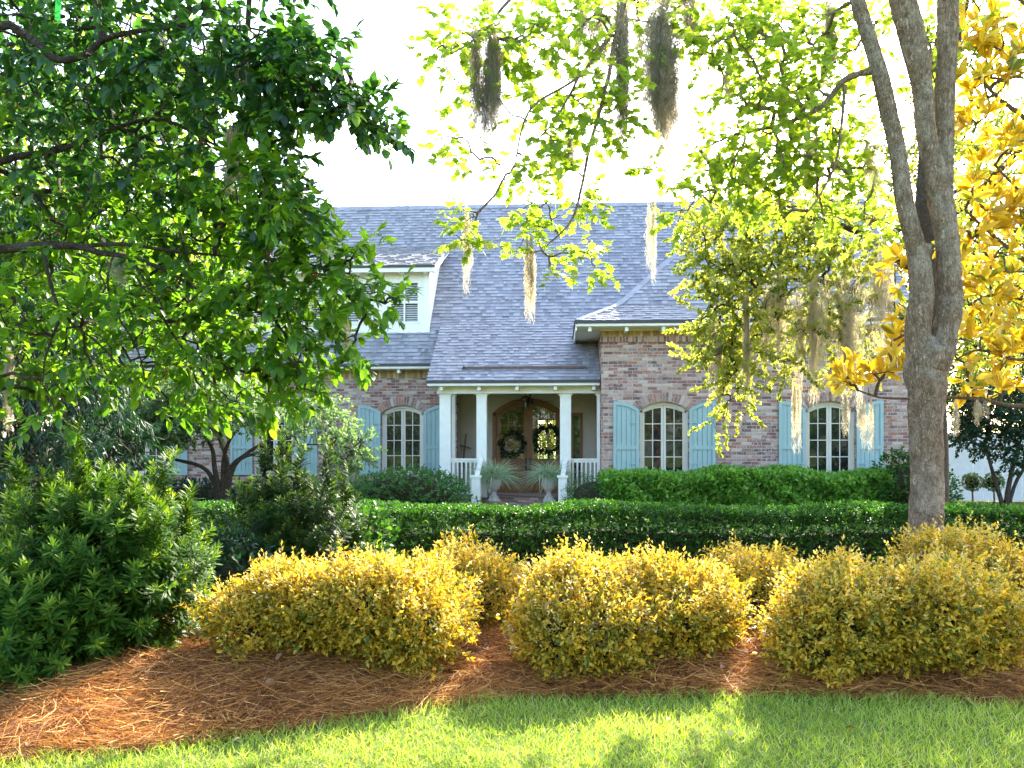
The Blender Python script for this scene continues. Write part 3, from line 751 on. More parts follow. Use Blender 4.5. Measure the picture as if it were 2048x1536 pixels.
# dormer
DY = 23.42; dz0 = main_z(DY); dX1 = gx(858, DY); dX0 = gx(470, DY)
de = (23.05, gz(531, 23.05, 800)); 
yt = 26.2
for i in range(500):
    y = 24+i*.01
    if abs(main_z(y)-gz(496, y, 890)) < .012: yt = y; break
ztop = main_z(yt)+.03; SD = (ztop-de[1])/(yt-de[0])
mb = MB(); rx0, rx1 = dX0-.25, dX1+.22
shingles(mb, (rx0, de[0], de[1]), (1,0,0), (0,1,SD), math.hypot(yt-de[0], ztop-de[1]), lambda v: (0, rx1-rx0))
slab(mb, [(rx0, de[0], de[1]), (rx1, de[0], de[1]), (rx1, yt, ztop), (rx0, yt, ztop)], (0,-SD,1), .1)
mb.build('dormer_roof', M['shingle'], house)
mb = MB(); mb.box(rx0, rx1, de[0]-.02, de[0]+.012, de[1]-.05, de[1]+.012); mb.build('drip_edge', M['drip'], house)
mb = MB(); mb.box(rx0+.01, rx1-.01, de[0]+.013, de[0]+.045, de[1]-.17, de[1]-.052); 
mb.box(rx0+.02, rx1-.02, de[0]+.046, DY, de[1]-.13, de[1]-.105); 
mb.bar((rx1-.02, de[0]+.03, de[1]-.1), (rx1-.02, yt-.2, ztop-.16), .035, .13)
mb.build('fascia', M['white'], house)
for px in (560, 640, 720, 808, 852):
    x = gx(px, DY); MB().box(x-.035, x+.035, de[0]+.1, DY-.001, de[1]-.2, de[1]-.131).build('rafter_tail', M['white'], house)
mb = MB(); dzt = de[1]-.11
wins_d = [(gx(a, DY), gx(b, DY)) for a, b in ((508, 566), (592, 650), (690, 748), (778, 840))]
wz0, wz1 = gz(648, DY, 800), gz(562, DY, 800)
xs = dX0
for a, b in wins_d:
    mb.box(xs, a, DY, DY+.15, dz0-.3, dzt); mb.box(a, b, DY, DY+.15, dz0-.3, wz0); mb.box(a, b, DY, DY+.15, wz1, dzt); xs = b
mb.box(xs, dX1, DY, DY+.15, dz0-.3, dzt)
# cheeks
for xx in (dX0, dX1-.12):
    p = [(DY+.15, main_z(DY+.15)-.3), (DY+.15, de[1]+SD*(DY+.15-de[0])-.1), (yt-.1, ztop-.1), (yt-.1, ztop-.5)]
    mb.add([(xx,)+a for a in p]+[(xx+.12,)+a for a in p], [(0,1,2,3),(7,6,5,4),(0,4,5,1),(1,5,6,2),(2,6,7,3),(3,7,4,0)])
dorm = mb.build('dormer_wall', M['white'], house)
mb = MB(); mb.box(dX1-.15, dX1+.02, DY-.025, DY-.002, dz0-.02, dzt); mb.box(dX0, dX1-.152, DY-.025, DY-.002, dz0-.02, wz0-.05); mb.build('corner_board', M['white'], dorm)
for a, b in wins_d:
    mb = MB(); xm = (a+b)/2; zm = (wz0+wz1)/2
    for x0_, x1_ in ((a, a+.06), (b-.06, b), (xm-.02, xm+.02)): mb.box(x0_, x1_, DY-.03, DY+.06, wz0, wz1)
    for z in (wz0+.03, zm, wz1-.03): mb.box(a+.06, xm-.02, DY-.02, DY+.05, z-.03, z+.03); mb.box(xm+.02, b-.06, DY-.02, DY+.05, z-.03, z+.03)
    fr = mb.build('window', M['white'], house)
    mb = MB(); z = wz0+.09
    while z < wz1-.07:
        if abs(z-zm) > .05:
            for x0_, x1_ in ((a+.07, xm-.03), (xm+.03, b-.07)): mb.bar((x0_, DY+.07, z), (x1_, DY+.07, z), .012, .036, up=(0, .75, .6))
        z += .062
    mb.build('blind', M['slat'], fr)
    mb = MB(); mb.box(a+.02, b-.02, DY+.1, DY+.106, wz0+.01, wz1-.01); mb.build('pane', M['glass'], fr)

# porch: beam, columns, floor, steps, rails
FZ = gz(985, YD, 1050); BZ0, BZ1 = gz(787, YP), gz(765, YP)
print('floor', FZ, 'beam', BZ0, BZ1, 'porch eave', PE, 'join', yj, zj, 'dormer', dX0, dX1, dz0, de, yt, 'wing apex', tA, zA, s2)
mb = MB(); mb.box(XP0-.03, XP1-.003, YP-.03, YP+.25, BZ0, PE[1]-.13); mb.box(XP0-.05, XP1-.003, YP-.055, YP-.032, BZ0+.0, BZ0+.05); mb.build('porch_beam', M['white'], house)
cols = [(gx(879, YP), gx(901, YP)), (gx(953, YP), gx(973, YP)), (gx(1120, YP), gx(1142, YP)), (gx(1194, YP), XP1-.004)]
for i, (a, b) in enumerate(cols):
    mb = MB(); mb.box(a, b, YP, YP+.24, FZ, BZ0-.001)
    c1 = mb.build('column', M['white'], house)
    mb = MB()
    mb.box(a-.015, b+.015 if i < 3 else b, YP-.018, YP+.255, FZ+.001, FZ+.2)
    for sgn, xx in ((-1, a), (1, b)):
        if (i == 0 and sgn < 0) or (i == 3 and sgn > 0): continue
        pts = [(xx, BZ0-.002), (xx+sgn*.1, BZ0-.002)] + [(xx+sgn*.1*(1-math.sin(t)), BZ0-.002-.1*(1-math.cos(t))) for t in (PI/8, PI/4, 3*PI/8, PI/2)]
        mb.prism_xz(pts, YP+.02, YP+.2)
    mb.build('bracket', M['white'], c1)
mb = MB(); mb.box(XP0-.05, XP1-.002, YP-.12, YD, FZ-.12, FZ); mb.build('porch_floor', M['paver'], house)
mb = MB(); mb.box(XP0-.02, XP1-.004, YP-.02, YD, 0, FZ-.121); mb.build('porch_base', M['brick'], house)
mb = MB(); mb.box(XP0+.26, XP1-.003, YP+.26, YD-.003, BZ0+.12, BZ0+.16); mb.build('porch_ceiling', M['ceilingp'], house)
# back wall of boards and battens round the doorway
dxa, dxb = gx(985, YD), gx(1127, YD); dzs, dzt_ = gz(826, YD), gz(797, YD)
sxa, sxb = gx(1141, YD), gx(1165, YD); szt = gz(826, YD)
mb = MB(); xw0 = XP0-.0
mb.box(xw0, dxa, YD, YD+.2, FZ, BZ0+.3)
mb.prism_xz(arc((dxa+dxb)/2, dxb-dxa, dzs, dzt_-dzs) + [(dxb, BZ0+.3), (dxa, BZ0+.3)], YD, YD+.2)
mb.box(dxb, XP1-.002, YD, YD+.2, FZ, BZ0+.3)
bw = mb.build('porch_wall', M['beige'], house)
mb = MB(); x = xw0+.3
while x < XP1-.1:
    if not (dxa-.12 < x < dxb+.12) and not (sxa-.05 < x < sxb+.05): mb.box(x-.022, x+.022, YD-.022, YD-.001, FZ, BZ0+.118)
    x += .31
mb.build('batten', M['beige'], bw)
mb = MB(); mb.box(XP0+.0, XP0+.245, YL-.001+.31, YD-.001, FZ, BZ0+.3); mb.build('porch_wall', M['beige'], house)
mb = MB(); mb.box(gx(904, YL), gx(911, YL), YL-.03, YL+.3, FZ, BZ0+.11); mb.build('wall_trim', M['white'], house)
# arched door frame and two glazed leaves
dc = (dxa+dxb)/2; fw = .1; mb = MB()
mb.box(dxa, dxa+fw, YD-.03, YD+.12, FZ+.001, dzs); mb.box(dxb-fw, dxb, YD-.03, YD+.12, FZ+.001, dzs)
top = arc(dc, dxb-dxa, dzs, dzt_-dzs); low = [(dc+(p[0]-dc)*(1-2*fw/(dxb-dxa)), p[1]-fw) for p in top]
for i in range(len(top)-1): mb.prism_xz([top[i], top[i+1], low[i+1], low[i]], YD-.03, YD+.12)
mb.box(dxa+fw, dxb-fw, YD-.04, YD+.12, FZ+.001, FZ+.035)
mb.build('door_frame', M['door'], house)
Rd = ((dxb-dxa)**2/4+(dzt_-dzs)**2)/(2*(dzt_-dzs)); zcd = dzt_-Rd
tops = lambda x: zcd+math.sqrt(max(0, Rd*Rd-(x-dc)**2))-fw-.006
for sgn in (-1, 1):
    a, b = (dxa+fw+.003, dc-.003) if sgn < 0 else (dc+.003, dxb-fw-.003); st = .12; y0, y1 = YD+.02, YD+.07; mb = MB()
    def col2(xa, xb, zl, off=0., ya=y0, yb2=y1):
        mb.prism_xz([(xa, zl), (xb, zl)]+[(xb+(xa-xb)*i/8, tops(xb+(xa-xb)*i/8)-off) for i in range(9)], ya, yb2)
    zk = gz(917, YD)
    col2(a, a+st, FZ+.04); col2(b-st, b, FZ+.04)
    mb.box(a+st, b-st, y0, y1, FZ+.04, FZ+.26); mb.box(a+st, b-st, y0, y1, zk-.12, zk)
    mb.box(a+st, b-st, y0+.02, y1-.01, FZ+.26, zk-.12); mb.box(a+st+.06, b-st-.06, y0+.008, y0+.02, FZ+.32, zk-.18)
    xs = [a+st+(b-a-2*st)*i/8 for i in range(9)]
    mb.prism_xz([(x, tops(x)) for x in xs]+[(x, tops(x)-.1) for x in xs[::-1]], y0, y1)
    for i in (1, 2):
        x = a+st+(b-a-2*st)*i/3; mb.box(x-.011, x+.011, y0+.005, y1-.01, zk, tops(x)-.1)
    for i in (1, 2, 3):
        z = zk+(tops(a+st)-.1-zk)*i/4; mb.box(a+st, b-st, y0+.008, y1-.013, z-.011, z+.011)
    dr = mb.build('door', M['door'], house)
    mb = MB(); mb.prism_xz([(a+st-.01, zk-.005), (b-st+.01, zk-.005)]+[(x, tops(x)-.095) for x in xs[::-1]], y0+.022, y0+.027); mb.build('pane', M['clear'], dr)
    xh = dc+sgn*.06; mb = MB(); mb.box(xh-.03, xh+.03, y0-.012, y0-.001, zk-.42, zk+.02)
    mb.tube([(xh, y0-.012, zk-.05), (xh, y0-.07, zk-.06), (xh, y0-.075, zk-.2), (xh, y0-.07, zk-.32), (xh, y0-.012, zk-.33)], .012, 8); mb.build('handle', M['metal'], dr)
# sidelight
mb = MB(); z0, z1 = FZ+.02, szt
mb.box(sxa, sxa+.07, YD-.03, YD-.002, z0, z1); mb.box(sxb-.07, sxb, YD-.03, YD-.002, z0, z1); mb.box(sxa+.07, sxb-.07, YD-.03, YD-.002, z1-.08, z1); mb.box(sxa+.07, sxb-.07, YD-.03, YD-.002, z0, z0+.35)
sl = mb.build('sidelight', M['door'], house); mb = MB(); mb.box(sxa+.07, sxb-.07, YD-.015, YD-.003, z0+.35, z1-.08); mb.build('pane', M['glass'], sl)
# railings
RZ = gz(917, YP)
for (a, b) in ((cols[0][1], cols[1][0]), (cols[2][1], cols[3][0])):
    mb = MB(); ym = YP+.12
    mb.box(a, b, ym-.045, ym+.045, RZ-.05, RZ); mb.box(a, b, ym-.03, ym+.03, RZ-.1, RZ-.051); mb.box(a, b, ym-.03, ym+.03, FZ+.08, FZ+.14)
    rl = mb.build('railing', M['white'], house); nb = 6
    for i in range(nb):
        x = a+(b-a)*(i+.5)/nb; MB().box(x-.02, x+.02, ym-.02, ym+.02, FZ+.141, RZ-.101).build('baluster', M['white'], rl)
# steps and stair cheeks
stx0, stx1 = gx(966, 20.6), gx(1119, 20.6)
for i in range(3):
    zt_ = FZ*(3-i)/4 + .0; y0 = YP-.12-.38*(i+1)
    mb = MB(); mb.box(stx0, stx1, y0, YP-.121, 0 if i == 2 else FZ*(2-i)/4+.001, zt_); mb.build('step', M['paver'], house)
for sgn, xn, xcol in ((-1, gx(952, 20.25), cols[1][0]+.12), (1, gx(1125, 20.25), cols[2][1]-.14)):
    zn = gz(955, 20.25); mb = MB()
    mb.box(xn-.1, xn+.1, 20.15, 20.35, 0, zn); mb.box(xn-.13, xn+.13, 20.12, 20.38, zn+.001, zn+.05)
    nw = mb.build('newel_post', M['white'], house)
    mb = MB(); mb.bar((xn, 20.36, zn-.03), (xcol, YP-.0, RZ-.04), .11, .07); mb.bar((xn, 20.36, .16), (xcol, YP-.0, FZ+.1), .06, .06)
    mb.build('handrail', M['white'], nw)
    for i in range(4):
        t = (i+.5)/4; x = xn+(xcol-xn)*t; y = 20.36+(YP-20.36)*t
        MB().box(x-.02, x+.02, y-.02, y+.02, .16+(FZ-.06)*t+.03, zn-.03+(RZ-.01-zn)*t-.035).build('baluster', M['white'], nw)

# ------------------------------------------------------------------ porch things
def urn(px, label):
    Y = 20.98; x = gx(px, Y); zb = FZ*.75+.001
    o = empty('urn_planter', (x, Y, zb), label, 'planter', 'grass planted urns by the steps')
    prof = [(a_*.82, b_*1.1) for a_, b_ in [(.19,0),(.19,.07),(.14,.085),(.15,.11),(.085,.17),(.07,.22),(.09,.26),(.17,.31),(.215,.39),(.225,.5),(.20,.53),(.235,.56),(.245,.59),(.19,.59),(.17,.54),(.0,.52)]]
    MB().lathe(prof, (x, Y, zb), 28).build('urn', M['stone'], o, True)
    n = 900; P = np.tile([x, Y, zb+.6], (n, 1)) + rng.normal(size=(n, 3))*[.07, .07, .0]
    D = rdir(n); D[:, 2] = np.abs(D[:, 2])*1.1+.45; L = rng.uniform(.55, 1.05, n)
    bend = unit(D*[1,1,0])*rng.uniform(.05, .35, n)[:, None]; bend[:, 2] = -rng.uniform(.3, 1.25, n)
    np_leaves('grass_tuft', blades(P, D, L, rng.uniform(.01, .019, n), bend, rng.random(n)), M['leaf_urn'], o)
urn(988, 'stone urn with arching grey green grass left of the brick steps')
urn(1098, 'stone urn with arching grey green grass right of the brick steps')
def wreath(px, py, r, label, dens):
    c = at(px, py, YD-.05); n = dens; a = rng.random(n)*2*PI
    P = np.stack([c.x+r*np.cos(a), np.full(n, c.y), c.z+r*np.sin(a)], 1) + rng.normal(size=(n, 3))*[.05, .02, .05]
    P[:, 1] = np.minimum(P[:, 1], c.y+.01)
    D = np.stack([np.cos(a+.9), np.full(n, -.4), np.sin(a+.9)], 1) + rng.normal(size=(n, 3))*.5
    o = empty('wreath', (c.x, c.y, c.z-r), label, 'wreath', 'wreaths on the front doors')
    np_leaves('foliage', place(OVATE, P, D, rdir(n), rng.uniform(.07, .13, n), rng.random(n)), M['leaf_dark'], o)
    MB().tube([(c.x+r*math.cos(t*PI/10), c.y, c.z+r*math.sin(t*PI/10)) for t in range(21)], .025, 6).build('ring', M['twig'], o)
wreath(1024, 888, .29, 'leafy green wreath on the left leaf of the arched door', 170)
wreath(1096, 880, .34, 'dark leafy wreath with open centre on right door leaf', 330)
# hanging lantern
c = at(1051, 800, 22.4); o = empty('porch_lantern', (c.x, c.y, c.z-.22), 'black iron lantern hanging from porch ceiling before the door', 'lantern')
mb = MB(); zt_ = BZ0+.12
mb.tube([(c.x, c.y, c.z+.1), (c.x, c.y, zt_)], .01, 8); mb.lathe([(.02,.0),(.11,-.05),(.12,-.07)], (c.x, c.y, c.z+.12), 6)
for k in range(6):
    a = k*PI/3; mb.bar((c.x+.11*math.cos(a), c.y+.11*math.sin(a), c.z+.06), (c.x+.075*math.cos(a), c.y+.075*math.sin(a), c.z-.2), .012, .012)
mb.lathe([(.085,0),(.085,.02),(.03,.03)], (c.x, c.y, c.z-.22), 6); mb.build('frame', M['metal'], o)
MB().lathe([(.065,0),(.095,.24)], (c.x, c.y, c.z-.19), 6).build('glass', M['clear'], o)
MB().lathe([(.012,0),(.012,.12),(.004,.14)], (c.x, c.y, c.z-.2), 8).build('candle', M['white'], o)
# ceiling fan
c = at(1060, 792, 22.9); zc_ = BZ0+.12; o = empty('ceiling_fan', (c.x, c.y, zc_-.28), 'dark ceiling fan under the porch roof behind the lantern', 'fan')
MB().lathe([(.06,-.02),(.1,.0),(.1,.1),(.03,.12),(.02,.27)], (c.x, c.y, zc_-.28), 14).build('motor', M['metal'], o)
for k in range(5):
    a = k*2*PI/5+.15; d = Vector((math.cos(a), math.sin(a), 0))
    MB().bar(Vector((c.x, c.y, zc_-.22))+d*.1, Vector((c.x, c.y, zc_-.22))+d*.62, .12, .012).build('blade', M['metal'], o)
# stick cross against porch wall
c = at(927, 915, YD-.3); mb = MB()
o = empty('stick_cross', (c.x, c.y, FZ), 'rough cross of two dark sticks behind the left porch railing', 'ornament')
mb.tube([(c.x-.03, YD-.3, FZ), (c.x+.0, YD-.2, c.z+.1), (c.x+.05, YD-.1, gz(868, YD))], [.028, .024, .018], 8); mb.build('upright', M['stick'], o)
MB().tube([(gx(913, YD), YD-.14, gz(889, YD)), (c.x+.03, YD-.19, gz(893, YD)), (gx(943, YD), YD-.14, gz(897, YD))], [.017, .022, .015], 8).build('crosspiece', M['stick'], o)

# ------------------------------------------------------------------ shrubs
def lump_fn(seed, amp=.16, freq=2.6, n=7):
    r = np.random.default_rng(seed); K = unit(r.normal(size=(n, 3)))*r.uniform(.5, 1.6, (n, 1))*freq; ph = r.random(n)*6.28
    return lambda D: 1 + amp*np.sum(np.sin(D @ K.T + ph), axis=1)/math.sqrt(n)*1.0
def core_mesh(c, rad, lf, scale, zmin, name, mat, parent):
    nu, nv = 28, 16; D = []
    for j in range(nv+1):
        for i in range(nu):
            a = 2*PI*i/nu; b = PI*j/nv; D.append((math.sin(b)*math.cos(a), math.sin(b)*math.sin(a), math.cos(b)))
    D = np.array(D); V = np.array(c)+D*np.array(rad)*(lf(D)*scale)[:, None]; V[:, 2] = np.maximum(V[:, 2], zmin)
    Fc = np.array([(j*nu+i, (j+1)*nu+i, (j+1)*nu+(i+1) % nu, j*nu+(i+1) % nu) for j in range(nv) for i in range(nu)])
    return link(name, np_mesh(name, V, Fc, np.full(len(V), .5)), mat, parent, True)
def shell(c, rad, lf, n, lo=.82, hi=1.03, zmin=.05, drop=None):
    D = rdir(n); s = rng.uniform(lo, hi, n)*lf(D)
    P = np.array(c)+D*np.array(rad)*s[:, None]; k = P[:, 2] > zmin
    N = unit(D/np.array(rad)); return P[k], N[k]
def stems(base, targets, n, mat, parent, r=.012):
    T = targets[rng.choice(len(targets), min(n, len(targets)), replace=False)]
    A = np.tile(np.array(base), (len(T), 1))+rng.normal(size=T.shape)*[.08, .08, 0]; Mm = A*.5+T*.5+[0, 0, .05]
    q = merge([tubes_np(A, Mm, np.full(len(T), r), np.full(len(T), r*.7)), tubes_np(Mm, T, np.full(len(T), r*.7), np.full(len(T), r*.3))])
    return link('stems', np_mesh('stems', *q), mat, parent)

# golden variegated shrubs
def golden(px0, px1, ptop, pbase, Y, n, label, flowers=30, seed=1):
    c0 = at((px0+px1)/2, ptop, Y); rx = (px1-px0)/2*m_per_px(Y)
    ry = min(rx*.85, .6); zb = max(hump(c0.x, Y-ry*.7), .03); H = c0.z-.07-zb
    c = np.array([c0.x, Y, zb+.42*H]); rad = np.array([rx*.93, ry, .58*H])
    o = empty('golden_abelia_shrub', (c[0], c[1], zb-.02), label, 'shrub', 'golden shrubs along the pine straw')
    r_ = np.random.default_rng(seed); nb = 6; blobs = []
    for b in range(nb):
        a = 2*PI*b/nb+r_.random()*.8; q_ = .0 if b == 0 else r_.uniform(.38, .62); sc = .74 if b == 0 else r_.uniform(.42, .62)
        blobs.append((c+np.array([rad[0]*q_*math.cos(a), rad[1]*q_*math.sin(a), rad[2]*r_.uniform(-.3, .42)*(b > 0)]), rad*sc*np.array([1, 1, r_.uniform(.85, 1.15)]), lump_fn(seed*9+b, .26, 5.)))
    Ps, Ns, Cs = [], [], []
    for b, (bc, br, bl) in enumerate(blobs):
        p_, n_ = shell(bc, br, bl, int(n*(.5 if b == 0 else .3)), .6, 1.08, zb-.02); keep = np.ones(len(p_), bool)
        for b2, (c2, r2, l2) in enumerate(blobs):
            if b2 != b: keep &= np.linalg.norm((p_-c2)/r2, axis=1) > .72
        Ps.append(p_[keep]); Ns.append(n_[keep]); Cs.append(np.tile(bc, (keep.sum(), 1)))
        core_mesh(bc, br, bl, .5, zb-.01, 'twig_mass', M['twig'], o)
    P = np.concatenate(Ps); N = np.concatenate(Ns)
    D = N*.8+np.array([0, -.05, .5])+rng.normal(size=P.shape)*.45
    np_leaves('foliage', sprigs(VARI, P, D, 8, .15, .045, 1.15, .1, .4, .4), M['leaf_yellow'], o)
    up = N[:, 2] > .0; P2, N2 = P[up], N[up]; k = rng.choice(len(P2), min(len(P2), n//6), replace=False)
    D2 = N2[k]*.7+np.array([0, 0, .8])+rng.normal(size=(len(k), 3))*.35
    A = c+(P2[k]-c)*1.02
    np_leaves('young_shoots', sprigs(VARI, A, D2, 10, .2, .036, 1.0, .05, .5, .3), M['leaf_shoot'], o)
    if flowers:
        k = rng.choice(np.nonzero(N[:, 2] > .1)[0], flowers); Pf = np.repeat(c+(P[k]-c)*1.1, 9, 0)+rng.normal(size=(flowers*9, 3))*.02
        np_leaves('blossom', place(SMALL, Pf, rdir(len(Pf))+[0,0,.4], rdir(len(Pf)), rng.uniform(.016, .03, len(Pf)), rng.random(len(Pf))), M['flower'], o)
    stems((c[0], c[1], zb-.02), P, 26, M['twig'], o)
golden(445, 770, 1125, 1370, 5.98, 2500, 'broad golden shrub leftmost of the front row beside the dark rosette shrub', 40, 3)
golden(640, 955, 1118, 1375, 5.9, 2500, 'golden shrub in front row spilling furthest over the pine straw', 40, 4)
golden(820, 1060, 1078, 1270, 7.25, 1700, 'duller golden shrub behind the left pair, in front of the hedge', 30, 5)
golden(1035, 1320, 1096, 1350, 6.1, 2500, 'golden shrub left of the middle pair with most pink white blooms', 110, 6)
golden(1215, 1505, 1115, 1310, 6.4, 2100, 'golden shrub right of the middle pair above mounded pine straw', 70, 7)
golden(1400, 1600, 1072, 1260, 7.5, 1500, 'tall narrow golden shrub set back before the clipped hedge', 60, 8)
golden(1540, 1840, 1125, 1345, 6.1, 2500, 'golden shrub in front row just right of the bare straw gap', 50, 9)
golden(1720, 2050, 1112, 1330, 6.2, 2300, 'golden shrub in front row below the maple trunk', 40, 10)
golden(1800, 2060, 1040, 1240, 7.5, 1800, 'tallest golden shrub at foot of the maple trunk', 40, 11)
golden(1990, 2300, 1085, 1300, 7.2, 1500, 'golden shrub cut off by right edge of the photo', 20, 12)

# podocarpus with needle rosettes
def podocarpus(name, c, rad, n, spires, label, mat, seed, leafL=.112, zmin=.08):
    lf = lump_fn(seed, .1, 3.0); o = empty(name, (c[0], c[1], max(0, hump(c[0], c[1])-.05)), label, 'shrub', 'needle leaved shrubs')
    core_mesh(c, rad, lf, .28, .02, 'twig_mass', M['twig'], o)
    P, N = shell(c, rad, lf, int(n*1.6), .45, 1.02, zmin)
    D = N*.8+np.array([0, -.05, .8])+rng.normal(size=P.shape)*.18
    for (x, y, z0, z1) in spires:
        m = max(4, int((z1-z0)/.035)); zz = np.linspace(z0, z1, m)
        P = np.concatenate([P, np.stack([x+rng.normal(0, .025, m), y+rng.normal(0, .025, m), zz], 1)])
        D = np.concatenate([D, np.tile([0, 0, 1.], (m, 1))+rng.normal(size=(m, 3))*.2])
    D = unit(D); out = []; tone = rng.random(len(P))
    for j in range(42):
        t = j/42; m = len(P); rad_ = rdir(m); rad_ = unit(rad_-D*np.sum(rad_*D, 1, keepdims=True))
        el = .25+.75*t*t
        ld = rad_*(1.1-.5*el)+D*el; pos = P+D*(.2*t-.05)
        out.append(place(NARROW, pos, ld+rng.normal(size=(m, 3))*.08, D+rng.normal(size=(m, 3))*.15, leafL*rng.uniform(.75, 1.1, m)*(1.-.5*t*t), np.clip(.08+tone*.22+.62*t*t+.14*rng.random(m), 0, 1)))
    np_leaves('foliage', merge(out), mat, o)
    stems((c[0], c[1], .0), P, 40, M['bark'], o, .014)
    return o
def sp(px, y0, y1, Y): a = at(px, y0, Y); b = at(px, y1, Y); return (a.x, Y, b.z, a.z)
YB = 5.9; cx = gx(195, YB)
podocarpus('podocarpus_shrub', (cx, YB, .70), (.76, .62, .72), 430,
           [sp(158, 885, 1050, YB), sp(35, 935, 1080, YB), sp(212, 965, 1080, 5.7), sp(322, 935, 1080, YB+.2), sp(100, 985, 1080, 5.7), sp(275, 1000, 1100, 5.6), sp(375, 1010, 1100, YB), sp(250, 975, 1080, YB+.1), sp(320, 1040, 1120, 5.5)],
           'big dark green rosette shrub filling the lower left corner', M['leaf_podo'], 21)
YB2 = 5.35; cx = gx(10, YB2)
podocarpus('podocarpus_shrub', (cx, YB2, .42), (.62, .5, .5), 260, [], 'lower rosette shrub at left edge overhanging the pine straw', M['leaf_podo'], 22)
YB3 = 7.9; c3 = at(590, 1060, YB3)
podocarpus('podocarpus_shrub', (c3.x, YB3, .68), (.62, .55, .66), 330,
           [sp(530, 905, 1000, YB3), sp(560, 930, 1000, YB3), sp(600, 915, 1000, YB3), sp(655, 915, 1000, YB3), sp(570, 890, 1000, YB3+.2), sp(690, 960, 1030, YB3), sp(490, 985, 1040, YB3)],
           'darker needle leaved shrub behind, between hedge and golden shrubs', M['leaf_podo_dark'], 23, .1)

def leafy(name, c, rad, n, label, cat, leafmat, tmpl=SMALL, size=.05, k=6, L=.09, seed=1, amp=.12, lo=.68, group=None, core=.7, up=.6, zmin=.05, core_m='twig', stem=14):
    lf = lump_fn(seed, amp, 3.0); o = empty(name, (c[0], c[1], 0), label, cat, group)
    core_mesh(c, rad, lf, core, .0, 'twig_mass', M[core_m], o)
    P, N = shell(c, rad, lf, n, lo, 1.03, zmin)
    D = N*.8+np.array([0, 0, up])+rng.normal(size=P.shape)*.3
    np_leaves('foliage', sprigs(tmpl, P, D, k, L, size, 1., .1, .5, .3), M[leafmat], o)
    if stem: stems((c[0], c[1], 0), P, stem, M['bark'], o, .015)
    return o
# broad leaved dark shrubs between
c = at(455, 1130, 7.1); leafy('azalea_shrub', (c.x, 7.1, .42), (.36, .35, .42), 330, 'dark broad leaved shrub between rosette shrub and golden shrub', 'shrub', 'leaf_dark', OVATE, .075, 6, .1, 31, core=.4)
c = at(722, 1060, 8.3); leafy('azalea_shrub', (c.x, 8.3, .5), (.3, .3, .48), 260, 'small dark shrub with pale new leaves before the hedge', 'shrub', 'leaf_hedge', OVATE, .075, 6, .1, 32, core=.35)
# pale sprouts
for px, py, lab in ((205, 975, 'pale leafy sapling pushing up through the rosette shrub'), (118, 1010, 'shorter pale sapling at left inside the rosette shrub')):
    p = at(px, py, 6.25); b = Vector((p.x-.05, 6.3, .05)); o = empty('sapling', b, lab, 'sapling', 'pale saplings in the rosette shrub')
    MB().tube([b, b*.5+p*.5+Vector((.02,0,0)), p], [.011, .008, .005], 6).build('stem', M['palebark'], o)
    P = np.array([tuple(b*(1-t)+p*t) for t in (.75, .85, .93, 1.)]); P = np.repeat(P, 3, 0)+rng.normal(size=(12, 3))*.02
    np_leaves('foliage', sprigs(OVATE, P, np.tile([0, 0, 1.], (12, 1))+rng.normal(size=(12, 3))*.4, 4, .06, .075, 1., .1, .7), M['leaf_grey'], o)

